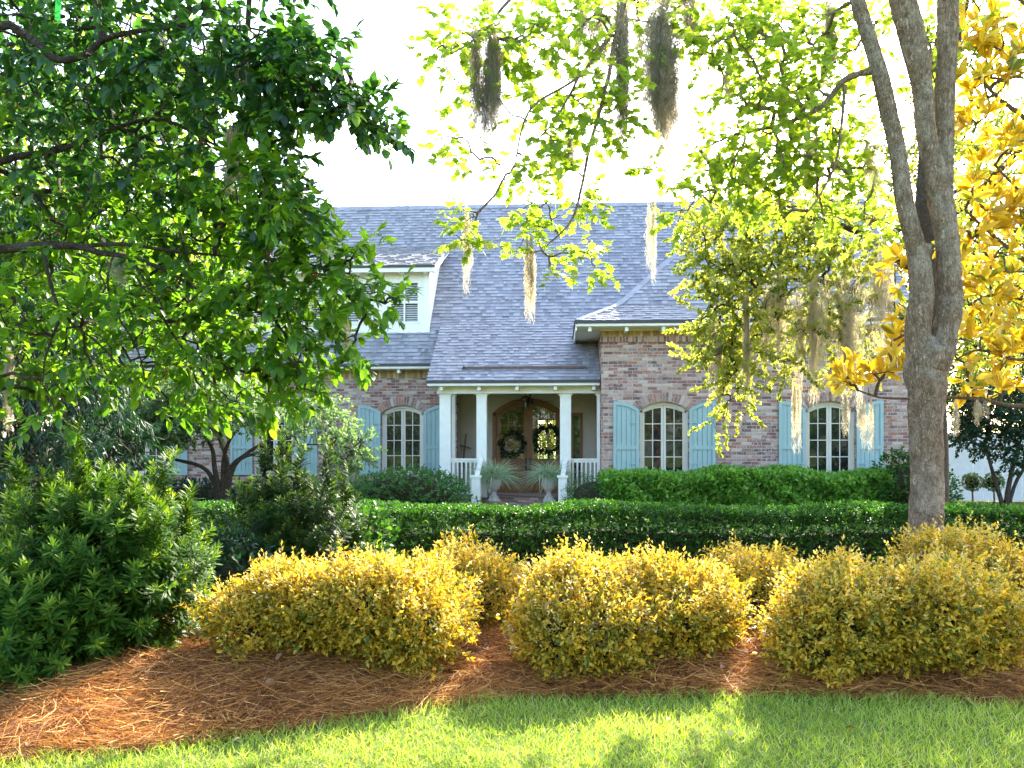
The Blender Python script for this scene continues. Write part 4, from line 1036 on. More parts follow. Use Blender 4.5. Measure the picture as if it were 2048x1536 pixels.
# clipped hedge
def hedge(name, x0, x1, y0, y1, z1, n, label, leafmat, size, tmpl=SMALL, k=5, wob=.05, L=.06, up=.4, zl=.0, wavy=.0):
    o = empty(name, ((x0+x1)/2, (y0+y1)/2, 0), label, 'hedge')
    wv = lambda x: wob*(np.sin(x*2.3)+.6*np.sin(x*5.1+1)+.5*np.sin(x*9.7+2)); tpw = lambda x: wavy*(np.sin(x*1.7+.5)+.7*np.sin(x*3.9))
    A_top = (x1-x0)*(y1-y0); A_f = (x1-x0)*z1; tot = A_top+1.6*A_f
    nt_ = int(n*A_top/tot); nf = int(n*A_f/tot); nb_ = int(nf*.3)
    X = rng.uniform(x0, x1, nt_); Yy = rng.uniform(y0, y1, nt_); edge = np.minimum(Yy-y0, y1-Yy)
    P1 = np.stack([X, Yy+wv(X)*.4, z1+tpw(X)-.04*np.exp(-edge/.06)+wv(X+Yy)*.3-rng.random(nt_)**2*.09], 1); N1 = np.tile([0, -.1, 1.], (nt_, 1))
    X = rng.uniform(x0, x1, nf); Zz = zl+(z1-zl)*rng.random(nf)**.8
    P2 = np.stack([X, y0+wv(X+Zz*1.3)+.05*np.exp(-(z1-Zz)/.05)+rng.random(nf)**2*.12, Zz+tpw(X)*Zz/z1], 1); N2 = np.tile([0, -1., .35], (nf, 1))
    X = rng.uniform(x0, x1, nb_); Zz = zl+(z1-zl)*rng.random(nb_)**.7
    P3 = np.stack([X, y1+wv(X)-rng.random(nb_)*.1, Zz], 1); N3 = np.tile([0, 1., .35], (nb_, 1))
    ne = int(nf*(y1-y0)/(x1-x0)) + 40; Pe = []
    for xe, sg in ((x0, -1), (x1, 1)):
        Pe.append(np.stack([xe+rng.random(ne)*.1*-sg, rng.uniform(y0, y1, ne), zl+(z1-zl)*rng.random(ne)], 1))
    P = np.concatenate([P1, P2, P3]+Pe); N = np.concatenate([N1, N2, N3, np.tile([-1., 0, .3], (ne, 1)), np.tile([1., 0, .3], (ne, 1))])
    D = N*.8+np.array([0, 0, up])+rng.normal(size=P.shape)*.4
    np_leaves('foliage', sprigs(tmpl, P, D, k, L, size, 1., .05, .45, .3), M[leafmat], o)
    mb = MB(); nn = int((x1-x0)/.25); ring = []
    for i in range(nn+1):
        x = x0+.08+(x1-x0-.16)*i/nn; a = float(wv(np.array([x]))[0]); t = float(tpw(np.array([x]))[0])
        ring += [(x, y0+.25+a, 0.01), (x, y0+.28+a, z1*.45), (x, y0+.4+a, z1+t-.3), (x, y1-.3+a*.4, z1+t-.3), (x, y1-.15+a, .01)]
    fs = [(i*5+j, i*5+j+1, (i+1)*5+j+1, (i+1)*5+j) for i in range(nn) for j in range(4)]+[(0,4,3,2,1), tuple(nn*5+j for j in range(5))]
    mb.add(ring, fs); mb.build('twig_mass', M['twig'], o)
    return o
HZ = gz(1024, 10.3)
hedge('clipped_hedge', gx(330, 10.3), gx(2330, 10.3), 10.3, 11.25, HZ, 30000, 'long dark green clipped hedge running across behind the golden shrubs', 'leaf_hedge', .042, wavy=.022)
Z2 = gz(966, 19.0, 1500)
hedge('feathery_hedge', gx(1215, 19.), gx(1800, 19.), 18.9, 20.1, Z2, 8000, 'loose bright green feathery hedge below the two right hand windows', 'leaf_soft', .12, SMALL, 10, .12, .24, 1.2, .1, .07)
c = at(1190, 975, 19.0); leafy('rounded_shrub', (c.x, 19.2, .5), (.72, .55, .56), 420, 'low rounded shrub right of the porch steps', 'shrub', 'leaf_round', NARROW, .09, 7, .1, 41)
c = at(822, 985, 19.2); leafy('rounded_shrub', (c.x, 19.4, .52), (1.38, .8, .62), 1300, 'wide rounded green shrub left of the porch steps', 'shrub', 'leaf_round', SMALL, .075, 6, .1, 42, .07)
c = at(690, 985, 20.5); leafy('rounded_shrub', (c.x, 20.6, .42), (1.5, .7, .52), 900, 'hazy low shrub under the window nearest the porch', 'shrub', 'leaf_grey', SMALL, .07, 6, .1, 43, .08)
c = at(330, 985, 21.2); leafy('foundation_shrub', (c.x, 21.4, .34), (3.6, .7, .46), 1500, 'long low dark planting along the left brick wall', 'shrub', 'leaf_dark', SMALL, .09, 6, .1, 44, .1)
c = at(1840, 950, 18.6); leafy('rounded_shrub', (c.x, 18.9, .7), (.95, .7, .78), 800, 'dark rounded shrub at right end of house behind the maple trunk', 'shrub', 'leaf_hedge', SMALL, .085, 6, .1, 45, .1)

# ------------------------------------------------------------------ trees
def tree(name, base, label, cat, limbs, pts, tmpl, leafmat, barkmat, k, L, size, tip=.004, maxr=.05, spread=.9, grav=.25, upn=.8, group=None, n=14, droop=0., wob=.03, start=.1, split=None):
    o = empty(name, base, label, cat, group); mb = MB()
    for pl in limbs: limb_mesh(mb, pl, n, wob)
    (V, Fc, R), D = grow(limbs, pts, tip, maxr)
    mb.add(V.tolist(), Fc.tolist()); mb.build('trunk', M[barkmat], o, True)
    D = unit(D+np.array([0, 0, -droop])+rng.normal(size=D.shape)*.25)
    sets = [('crown', np.ones(len(pts), bool), leafmat)]
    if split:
        up = pts[:, 2]+rng.normal(0, .35, len(pts)) > split[0]; sets = [('crown', up, split[1]), ('lower_crown', ~up, leafmat)]  # leaves above the split height get the shade-coloured material, lower ones the plain one
    for nm, q_, lm in sets:
        np_leaves(nm, sprigs(tmpl, pts[q_], D[q_], k, L, size, spread, grav, upn, .25, start), M[lm], o)
    return o

# maple with three stems
YM = 8.8
tr = limb_px([(1853,1262,112),(1853,1180,90),(1853,1060,81),(1852,950,74),(1853,850,76),(1851,785,85),(1852,740,94),(1852,705,84),(1852,670,40)], YM)
ll = limb_px([(1850,800,52),(1846,750,62),(1838,700,62),(1838,640,58),(1843,580,56),(1838,520,50),(1822,460,42),(1806,380,40),(1790,280,38),(1768,180,38),(1742,90,34),(1716,0,32),(1690,-110,30),(1650,-300,24,.3),(1610,-520,16,.6)], YM)
rl_ = limb_px([(1858,800,52),(1866,750,62),(1884,690,62),(1896,640,58),(1900,580,56),(1897,520,54),(1889,450,54),(1876,380,50),(1862,310,46),(1850,240,44),(1842,160,48),(1826,80,58),(1804,0,58),(1775,-130,44),(1750,-330,34,-.3),(1720,-560,20,-.6)], YM)
tl = limb_px([(1897,470,40,.06),(1888,380,44,.12),(1888,290,44,.15),(1890,200,44,.15),(1894,100,46,.15),(1897,0,48,.15),(1908,-150,40,.3),(1930,-350,30,.5),(1960,-560,18,.8)], YM)
stub = limb_px([(1840,560,34,.05),(1850,520,30,.06),(1858,488,22,.06)], YM)
b1 = limb_px([(1700,-60,26,.0),(1560,-150,20,-.3),(1400,-170,16,-.5),(1280,-60,12,-.6),(1232,70,10,-.6),(1222,130,9,-.6),(1203,210,8,-.6),(1180,290,7,-.6),(1164,370,6,-.6),(1140,445,5,-.6),(1082,500,3,-.6)], YM)
b2 = limb_px([(1400,-170,14,-.5),(1200,-160,12,-.8),(1080,-60,9,-.9),(1010,10,7,-.9),(960,70,5,-.9),(900,110,3,-.9)], YM)
b3 = limb_px([(1750,140,16,0),(1690,160,14,.1),(1640,215,11,.2),(1560,250,8,.3),(1470,270,5,.3),(1400,300,3,.3)], YM)
b4 = limb_px([(1690,170,9,.1),(1682,260,7,.1),(1670,330,6,.1),(1640,390,4,.1),(1610,430,3,.1)], YM)
b5 = limb_px([(1760,-250,24,-.3),(1600,-330,16,-1.0),(1350,-380,12,-2.0),(1100,-420,8,-3.0)], YM)
b6 = limb_px([(1690,-110,20,0),(1600,-120,14,.8),(1450,-60,10,1.5),(1350,20,7,2.),(1290,60,4,2.)], YM)
b7 = limb_px([(1240,40,8,-.6),(1160,150,6,-.7),(1060,220,5,-.8),(1030,330,3,-.8)], YM)
b8 = limb_px([(1160,150,5,-.7),(1110,240,4,-.7),(1060,290,3,-.7),(1000,330,2,-.7)], YM)
mp = cloud([(930,60,70,45,7.9,.4,24),(1010,60,70,60,7.9,.4,24),(900,110,50,40,7.9,.3,10),(960,180,50,40,7.9,.3,10),(905,290,35,28,7.9,.2,8),(955,310,30,20,7.9,.2,5),(1060,90,60,60,8,.4,18),(1120,60,70,60,8,.5,26),
    (1060,210,50,50,8,.3,16),(1030,330,40,40,8,.2,12),(1080,300,40,40,8,.3,10),(1160,180,60,50,8.2,.3,24),(1220,120,50,60,8.2,.3,20),(1240,220,45,50,8.2,.3,14),(1190,240,50,40,8.2,.3,14),(1160,300,50,40,8.2,.2,14),(1110,330,60,30,8.2,.2,10),(1170,390,30,40,8.2,.2,12),(1080,430,50,30,8.2,.2,16),(1060,480,30,30,8.2,.15,8),(1100,530,20,30,8.2,.1,6),(1170,510,30,22,8.2,.1,8),(1185,540,10,16,8.2,.1,3),
    (935,440,28,22,7.9,.15,9),(920,480,28,18,7.9,.15,8),(1200,40,70,50,8.4,.6,30),(1330,60,90,70,9.5,.8,40),(1420,90,60,60,9,.6,30),(1480,40,70,60,9,.8,40),(1560,70,90,80,9,.8,70),(1650,100,70,90,9.2,.8,60),
    (1480,180,70,60,9,.5,36),(1560,200,80,70,9.1,.6,56),(1640,220,70,80,9.2,.6,50),(1440,300,60,50,9.1,.4,34),(1530,300,80,60,9.2,.5,56),(1620,320,70,60,9.2,.5,44),(1700,300,60,90,9.4,.6,40),(1400,370,40,35,9.1,.3,16),(1470,390,60,40,9.2,.4,26),(1560,400,80,40,9.3,.4,36),(1660,420,60,50,9.4,.4,24),(1740,420,50,80,9.8,.5,24),(1310,340,50,25,9,.3,8),(1360,430,40,25,9.1,.3,10),
    (1720,60,50,70,9.4,.6,24),(1860,100,60,100,9.8,.7,26),(1960,60,90,90,10,.8,24)])
mp2 = cloud3([(3.5,8.5,9.5,3.2,3.,2.4,260),(0.5,7.5,8.6,3.,2.6,1.8,150),(6.5,9.,8.5,2.5,3,2.2,150),(2.5,11.5,8.5,3,2,2,130)])
tree('maple_tree', tuple(Vector((tr[0][0], YM, 0))), 'tall maple with grey three stemmed trunk at right and bright green lobed leaves', 'tree',
     [tr, ll, rl_, tl, stub, b1, b2, b3, b4, b5, b6, b7, b8], np.concatenate([mp, mp2]), MAPLE, 'leaf_maple', 'maplebark', 7, .27, .094, .0035, .03, 1., .35, .75, n=18)

# broad leaved evergreen on the left with red berries
YH = 6.2
tx = gx(-330, YH)
ht = [(tx, YH, -.05, .17), (tx+.03, YH, 1.0, .15), (tx-.03, YH+.1, 2.2, .14), (tx, YH+.1, 3.2, .12), (tx+.1, YH, 4.6, .09), (tx+.2, YH, 6., .05)]
h1 = [(tx, YH+.1, 2.7, .06)]+limb_px([(-60,500,30),(0,498,24),(70,492,22),(150,492,18),(200,505,15),(260,515,12),(330,540,10),(400,580,8),(480,610,6),(560,640,5)], 5.6)
h2 = limb_px([(150,494,12),(240,488,10),(330,500,8),(430,510,6),(560,520,5,.1),(650,535,4,.1),(740,560,3,.1)], 5.6)
h3 = limb_px([(85,495,12),(95,540,11),(105,580,10),(118,630,9),(110,660,7),(90,720,5),(86,770,3)], 5.6)
h4 = [(tx+.02, YH+.1, 3.6, .055)]+limb_px([(-40,80,26),(50,70,20),(110,118,18),(170,110,16),(210,78,14),(290,60,10),(400,50,7),(520,60,5),(640,110,4)], 5.5)
h5 = limb_px([(205,82,14),(196,40,13),(190,0,12),(180,-90,9)], 5.5)
h6 = limb_px([(118,630,6),(200,690,5),(260,760,4),(300,800,3)], 5.6)
h7 = limb_px([(260,515,9),(300,580,7),(340,660,6),(400,740,4),(450,790,3)], 5.6)
h8 = limb_px([(230,500,6),(215,560,6),(230,620,5),(275,700,4),(290,760,3)], 5.6)
h9 = [(tx+.02, YH+.1, 3.3, .05)]+limb_px([(-20,330,20,.2),(120,300,14,.2),(250,250,10,.1),(330,240,8),(430,290,6),(520,330,4)], 5.7)
ht_c = cloud([(60,60,150,110,6,1.0,60),(230,70,150,100,5.8,.9,60),(380,90,130,90,5.5,.7,55),(510,90,110,85,5.4,.6,48),(582,130,72,70,5.2,.4,42),(662,185,60,50,5.1,.3,32),(727,225,44,35,5.,.25,16),(767,255,22.4,16,4.95,.15,5),(652,110,40,40,5.1,.3,8),
    (70,220,150,110,6.2,.9,62),(230,230,150,90,6,.8,60),(400,220,130,90,5.7,.7,55),(530,230,90,70,5.4,.5,30),(90,370,150,90,6.2,.8,60),(260,360,140,80,6,.8,56),(420,350,110,80,5.7,.6,42),(540,340,80,70,5.4,.5,30),(557,390,56,45,5.2,.4,16),(602,400,28,30,5.1,.2,6),
    (110,490,130,60,6.2,.7,40),(280,470,140,70,6,.7,50),(430,450,110,60,5.8,.5,40),(540,440,90,50,5.6,.4,28),(562,480,64,50,5.5,.4,24),
    (70,620,110,90,6,.8,46),(210,610,120,90,5.9,.7,46),(350,600,110,80,5.8,.6,46),(470,590,100,80,5.7,.5,40),(552,570,72,70,5.6,.4,27),(652,545,60,55,5.5,.35,21),(727,585,44,50,5.5,.3,15),(777,595,19.2,28,5.4,.2,6),(692,505,40,25,5.5,.25,12),
    (602,655,72,60,5.6,.4,22),(702,690,36,45,5.5,.25,11),(530,690,100,70,5.7,.4,34),(400,710,110,70,5.8,.5,36),(270,720,110,60,5.8,.5,30),(130,740,120,60,5.9,.5,30),(40,760,60,60,5.9,.5,14),(572,750,48,45,5.6,.3,16),(480,790,70,30,5.7,.3,12),(622,770,28,30,5.5,.2,7),(350,800,80,25,5.8,.3,9),(90,830,25,20,5.6,.1,4)])
ht_o = np.concatenate([cloud([(120,180,230,200,8.2,.8,110),(330,300,200,180,7.6,.6,80),(140,520,200,170,7.6,.6,90),(330,560,150,120,7.2,.5,50),(-150,200,180,300,6.3,1.2,110),(-160,600,160,200,6.3,1.,50),(150,-150,300,130,6,1.1,130),(480,-110,230,100,5.8,.9,120)]), cloud3([(tx-1,YH,4.5,1.6,1.6,1.8,110)])])
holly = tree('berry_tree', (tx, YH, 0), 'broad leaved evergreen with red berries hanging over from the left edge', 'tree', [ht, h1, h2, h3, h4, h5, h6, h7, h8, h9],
     np.concatenate([ht_c, ht_o]), OVATE, 'leaf_holly', 'bark', 13, .21, .092, .0032, .022, 1.0, .3, .72, n=12, split=(3.35, 'leaf_holly_shaded'))
for k in rng.choice(len(ht_c), 46, replace=False):
    p = ht_c[k]; mb = MB()
    for j in range(9):
        q_ = Vector(p)+Vector((random.uniform(-.018,.018), random.uniform(-.018,.018), random.uniform(-.04,.0))); r = random.uniform(.0045, .0065)
        mb.lathe([(r*.05,-r),(r*.7,-r*.7),(r,0),(r*.7,r*.7),(r*.05,r)], q_, 7)
    mb.build('berry_cluster', M['berry'], holly, True)

# magnolia at the right edge
YG = 9.6; gxm = gx(2330, YG)
mt = [(gxm, YG, -.05, .2), (gxm-.05, YG, 1.5, .18), (gxm+.02, YG, 3.5, .15), (gxm-.1, YG+.1, 6, .1), (gxm, YG, 8, .05)]
def mbr(z, pts, Y=YG): return [(gxm-.02, YG, z, .05)]+limb_px(pts, Y)
mbs = [mbr(2.0, [(2180,780,16),(2048,812,12),(1970,800,9),(1900,795,7),(1830,797,6,.0),(1760,795,5),(1715,780,4)], YG-.1),
       mbr(3.6, [(2120,560,14),(2048,520,11),(1985,470,9),(1930,420,6)]), mbr(3.2, [(2150,640,14),(2048,600,9),(1985,590,7),(1935,610,5)]),
       mbr(4.6, [(2150,330,14),(2048,235,11),(1990,190,9),(1940,130,6)]), mbr(5.4, [(2130,60,14),(2040,0,10),(1980,-60,8)]), mbr(2.6, [(2150,700,12),(2040,720,8),(1960,700,6),(1910,720,4)]), mbr(4., [(2140,440,12),(2050,390,8),(1990,330,6)])]
mg = cloud([(1700,760,36,26,YG-.1,.25,7),(1770,745,34,26,YG-.1,.25,5),(1740,770,40,14,YG-.1,.2,5),(1790,660,36,60,YG+.1,.3,8),(1800,560,30,40,YG+.2,.3,5),
    (1970,60,60,80,YG,.6,17),(2040,120,60,80,YG,.6,16),(1970,160,55,50,YG,.5,12),(1950,250,40,40,YG,.4,7),(2030,280,50,60,YG,.5,12),(1975,380,60,60,YG,.5,14),(2040,420,50,60,YG,.5,12),(1950,490,50,50,YG,.5,12),(2030,520,50,50,YG,.5,10),(1965,590,55,40,YG,.5,11),(2040,620,40,50,YG,.5,9),(1940,690,45,45,YG,.4,9),(2010,720,50,40,YG,.4,10),(1930,770,30,25,YG,.3,4),(1990,790,40,20,YG,.3,5),(2100,300,60,250,YG,.6,30),(2200,100,120,300,YG,.8,40)])
tree('magnolia_tree', (gxm, YG, 0), 'magnolia with big golden brown leaf rosettes at the right edge', 'tree', [mt]+mbs, mg, LONG, 'leaf_magnolia', 'palebark', 9, .1, .2, .006, .03, 1.45, -.12, .4, n=10, droop=-.5, start=.5)

# live oak behind the maple
YO = 13.5; ox = gx(1862, YO)
ot = [(ox, YO, -.05, .26), (ox+.02, YO, 1.6, .22), (ox-.05, YO, 3.2, .2), (ox-.1, YO, 4.6, .17), (ox, YO+.1, 6.4, .12), (ox+.2, YO, 8.5, .06)]
obs = [[(ox-.05, YO, 3.3, .1)]+limb_px([(1800,620,26),(1740,600,20),(1680,570,14),(1600,560,10),(1520,560,6),(1450,580,4)], YO),
       [(ox-.08, YO, 4.2, .09)]+limb_px([(1800,520,22),(1730,470,16),(1640,440,12),(1540,430,8),(1450,440,5)], YO-.3),
       [(ox, YO, 5., .08)]+limb_px([(1960,380,20),(2040,300,14),(2120,250,10)], YO), [(ox, YO, 6.6, .07), (ox+.8, YO+.8, 8.4, .05), (ox+1.2, YO+1., 10.2, .03)]]
oc = cloud([(1430,460,55,40,YO-.4,.5,34),(1480,420,60,40,YO-.4,.6,40),(1560,440,80,50,YO-.3,.8,60),(1650,450,70,60,YO-.2,.8,60),(1440,540,55,40,YO-.5,.5,36),(1520,530,70,50,YO-.3,.7,54),(1620,540,80,60,YO-.2,.8,56),(1720,540,70,70,YO,.8,56),
    (1440,620,50,36,YO-.5,.5,36),(1510,610,60,50,YO-.4,.6,46),(1430,690,42,30,YO-.5,.4,26),(1500,690,60,40,YO-.4,.6,34),(1590,640,70,50,YO-.2,.7,34),(1680,630,70,60,YO,.7,34),(1470,750,45,30,YO-.5,.4,18),(1460,800,30,26,YO-.5,.3,7),(1440,845,16,20,YO-.5,.2,4),(1560,720,50,30,YO-.4,.5,10),(1640,720,60,40,YO,.5,10),(1730,700,50,60,YO,.6,16),
    (1400,480,25,25,YO-.5,.3,8),(1395,560,20,15,YO-.5,.2,6),(1400,650,20,20,YO-.5,.2,6),(1385,710,20,12,YO-.5,.2,4),(1760,400,60,50,YO+.3,.8,16),(1960,400,90,160,YO+.5,1.2,90),(2000,620,80,120,YO+.5,1.,80),(1960,250,90,90,YO+.5,1.,30)])
oc = np.concatenate([oc, cloud3([(ox+.9,YO+1.,10.6,2.4,2.4,1.6,90),(ox+2,YO,7,2.,2.5,2.,60)])])
tree('live_oak_tree', (ox, YO, 0), 'small leaved oak draped in moss between the maple trunk and brick wing', 'tree', [ot]+obs, oc, OVATE, 'leaf_oak', 'bark', 46, .45, .07, .004, .05, 1.1, .15, .4, n=12)

# little ornamental tree in front of the left wing
YJ = 17.5; jb = at(447, 1000, YJ); jx = jb.x
def jl(pts): return [(jx, YJ, .35, .07)]+limb_px(pts, YJ)
jt = [(jx+.02, YJ, -.03, .15), (jx, YJ, .25, .12), (jx, YJ, .42, .09)]
jbs = [jl([(425,958,11),(400,932,9),(340,915,7),(300,885,5),(250,880,3),(200,880,2)]), jl([(430,940,12),(425,900,9),(405,870,6),(370,840,4)]), jl([(447,930,11),(455,890,8),(475,850,6),(480,820,3)]),
       jl([(460,940,12),(490,910,9),(520,890,7),(580,860,5),(640,850,3)]), jl([(455,930,10),(440,880,7),(445,840,5),(430,810,3)]), jl([(470,930,9),(520,905,6),(600,890,4),(680,890,2)])]
jc = cloud([(170,905,50,14,YJ,.5,68),(240,885,60,18,YJ,.6,92),(300,860,60,20,YJ,.7,100),(360,840,60,25,YJ,.8,112),(250,845,50,18,YJ,.6,68),(320,820,60,22,YJ,.7,92),(400,815,60,25,YJ,.8,92),(430,850,60,20,YJ,.7,72),(490,830,60,25,YJ,.8,80),(560,850,60,30,YJ,.7,44),(620,870,60,30,YJ,.7,40),(680,880,50,36,YJ,.6,40),(720,900,25,25,YJ,.4,28),(690,920,40,20,YJ,.5,36),(640,820,60,25,YJ,.7,52),(350,875,50,12,YJ,.6,40),(470,795,50,20,YJ,.6,40),(210,845,50,26,YJ,.5,50),(280,790,50,22,YJ,.5,50),(350,780,60,24,YJ,.6,60),(420,780,60,24,YJ,.6,60),(130,920,30,14,YJ,.4,30)])
tree('ornamental_tree', (jx, YJ, 0), 'low spreading pale leaved tree with twisted trunks before the left wing', 'tree', [jt]+jbs, jc, OVATE, 'leaf_grey', 'bark', 16, .3, .095, .005, .03, 1., .05, .35, n=9)

# dark drooping cedar at the left edge
def drooping(name, x, Y, h, r, n, label, leafmat, cat='tree', seed=0, grp=None):
    t = [(x, Y, -.05, h*.028), (x+.05, Y, h*.35, h*.022), (x, Y+.03, h*.7, h*.014), (x, Y, h*.97, h*.004)]
    z = h*(1-rng.random(n)**.75*.88); rr = r*(1-z/h)**.7*np.sqrt(rng.random(n))+.05; a = rng.random(n)*2*PI
    P = np.stack([x+rr*np.cos(a), Y+rr*np.sin(a), z], 1)
    return tree(name, (x, Y, 0), label, cat, [t], P, NARROW, leafmat, 'bark', 16, .5, .2, .006, .04, .8, .9, .3, grp, 10, .5)
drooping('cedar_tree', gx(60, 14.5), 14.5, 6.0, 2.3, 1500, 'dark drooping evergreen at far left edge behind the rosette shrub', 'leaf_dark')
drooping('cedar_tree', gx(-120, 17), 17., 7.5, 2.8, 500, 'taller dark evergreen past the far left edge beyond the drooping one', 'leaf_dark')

# trees behind and beside the house
def shade_tree(x, Y, h, r, n, label, leafmat, size, grp='trees around and beyond the house', k=9, hz=.62):
    t = [(x, Y, -.1, h*.03), (x+.1, Y, h*.25, h*.024), (x-.1, Y, h*.5, h*.017), (x, Y, h*.85, h*.006)]
    bs = []
    for j in range(6):
        a = j*PI/3+random.random(); z = h*(.3+.08*j)
        bs.append([(x, Y, z, h*.012), (x+math.cos(a)*r*.45, Y+math.sin(a)*r*.45, z+h*.1, h*.007), (x+math.cos(a)*r*.85, Y+math.sin(a)*r*.85, z+h*.16, h*.003)])
    cl = [(x, Y, h*hz, r*.7, r*.7, h*.3, n//3)]
    for j in range(9):
        a = random.random()*2*PI; q_ = random.uniform(.4, .75)*r; z = h*random.uniform(hz-.3, .92)
        cl.append((x+q_*math.cos(a), Y+q_*math.sin(a), z, r*.42, r*.42, h*.12, n//13))
    return tree('shade_tree', (x, Y, 0), label, 'tree', [t]+bs, cloud3(cl), OVATE, leafmat, 'bark', k, size*3, size, .008, .08, 1., .2, .5, grp, 9)
shade_tree(gx(170, 19.5), 19.5, 11.5, 4.4, 1100, 'bright green tree standing between the dark cedar and left end of the house', 'leaf_maple', .16, k=10, hz=.66)
shade_tree(gx(120, 31), 31, 13, 5.5, 520, 'sunlit yellow green tree beyond the left end of the roof', 'leaf_far', .19)
shade_tree(gx(-150, 26), 26, 14, 5.5, 480, 'tall green tree past the left end of the house', 'leaf_far', .18)
shade_tree(gx(420, 42), 42, 10.5, 5., 360, 'bright tree crown behind the left part of the roof', 'leaf_far', .22)
shade_tree(gx(2190, 25), 25, 12., 5.2, 1100, 'pale sunlit oak right of the house behind the magnolia', 'leaf_oak', .17, hz=.5)
shade_tree(gx(1750, 38), 38, 15, 6., 1000, 'hazy tree crown behind the right end of the roof', 'leaf_far', .22)
shade_tree(gx(2250, 30), 30, 14, 6., 420, 'large tree past the right edge beyond the white fence', 'leaf_far', .2)
shade_tree(gx(1945, 34), 34, 11, 4.2, 700, 'sunny tree beyond the white fence next to the house end', 'leaf_far', .2, hz=.48)
shade_tree(gx(2085, 30), 30, 9.5, 4.0, 700, 'sunny tree beyond the white fence above the dark small tree', 'leaf_oak', .18, hz=.48)
shade_tree(gx(1098, 41), 41, 5.5, 2.6, 420, 'garden tree behind the house glimpsed through the door glass', 'leaf_far', .2, hz=.45)
# dark small tree at far right
YK = 21.5; kx = gx(2010, YK)
kt = [[(kx, YK, -.05, .07), (kx+.1, YK, .8, .055), (kx+.35, YK, 1.8, .04)], [(kx, YK, .05, .06), (kx-.25, YK, .9, .045), (kx-.5, YK, 1.8, .03)], [(kx+.05, YK, .05, .05), (kx+.3, YK, .9, .04), (kx+.9, YK, 1.7, .03)]]
kc = cloud([(1925,800,30,30,YK,.8,60),(1960,780,40,30,YK,.9,80),(2030,785,50,30,YK,.9,90),(1920,860,25,40,YK,.8,60),(1945,855,40,40,YK,.8,110),(1990,825,55,40,YK,1.,170),(2040,850,45,50,YK,.8,150),(1975,895,40,22,YK,.6,60),(2030,915,30,30,YK,.6,60),(2090,850,50,60,YK,.8,110)])
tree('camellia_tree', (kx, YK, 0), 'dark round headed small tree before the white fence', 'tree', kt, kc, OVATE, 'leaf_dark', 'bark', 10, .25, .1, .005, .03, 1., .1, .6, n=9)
# white board fence
YF = 27.; fx0, fx1 = gx(1870, YF), gx(2420, YF); fzt = gz(868, YF, 1960)
o = empty('board_fence', ((fx0+fx1)/2, YF, 0), 'white vertical board fence at far right beyond the hedge', 'fence')
x = fx0; mb = MB()
while x < fx1: mb.box(x, min(x+.28, fx1), YF, YF+.03, .04, fzt); x += .292
mb.build('boards', M['fencep'], o)
mb = MB(); mb.box(fx0, fx1, YF+.031, YF+.08, .4, .5); mb.box(fx0, fx1, YF+.031, YF+.08, fzt-.3, fzt-.2); mb.box(fx0-.02, fx1+.02, YF-.03, YF+.07, fzt+.001, fzt+.04); mb.build('rails', M['fencep'], o)
x = fx0+.05
while x < fx1: MB().box(x, x+.1, YF+.081, YF+.18, 0, fzt).build('post', M['fencep'], o); x += 2.4
# topiary balls
for px, lab in ((1944, 'ball topiary on slim stem before the white fence, nearer the maple trunk'), (1987, 'ball topiary on slim stem before the white fence, nearer the dark tree')):
    Y = 22.8; x = gx(px, Y); zc_ = gz(962, Y); o = empty('topiary', (x, Y, 0), lab, 'topiary', 'ball topiaries')
    MB().tube([(x, Y, -.02), (x+.02, Y, .3), (x, Y, zc_)], .022, 8).build('stem', M['palebark'], o)
    lf = lump_fn(5, .05); core_mesh((x, Y, zc_), (.2, .2, .2), lf, .85, 0, 'twig_mass', M['twig'], o)
    P, N = shell((x, Y, zc_), (.21, .21, .2), lf, 260, .85, 1.03, .02)
    np_leaves('foliage', sprigs(SMALL, P, N, 5, .05, .05, 1., 0., .3), M['leaf_grey'], o)
# tree line across the road, seen in the window glass
for x, h in ((-16, 11), (-6, 12), (4, 11), (14, 12.5), (24, 11)):
    shade_tree(x, -30+random.uniform(-2, 2), h, 6.2, 520, 'tree across the road behind the viewer, mirrored in the window glass', 'leaf_holly', .42, 'trees across the road', 9, .42)

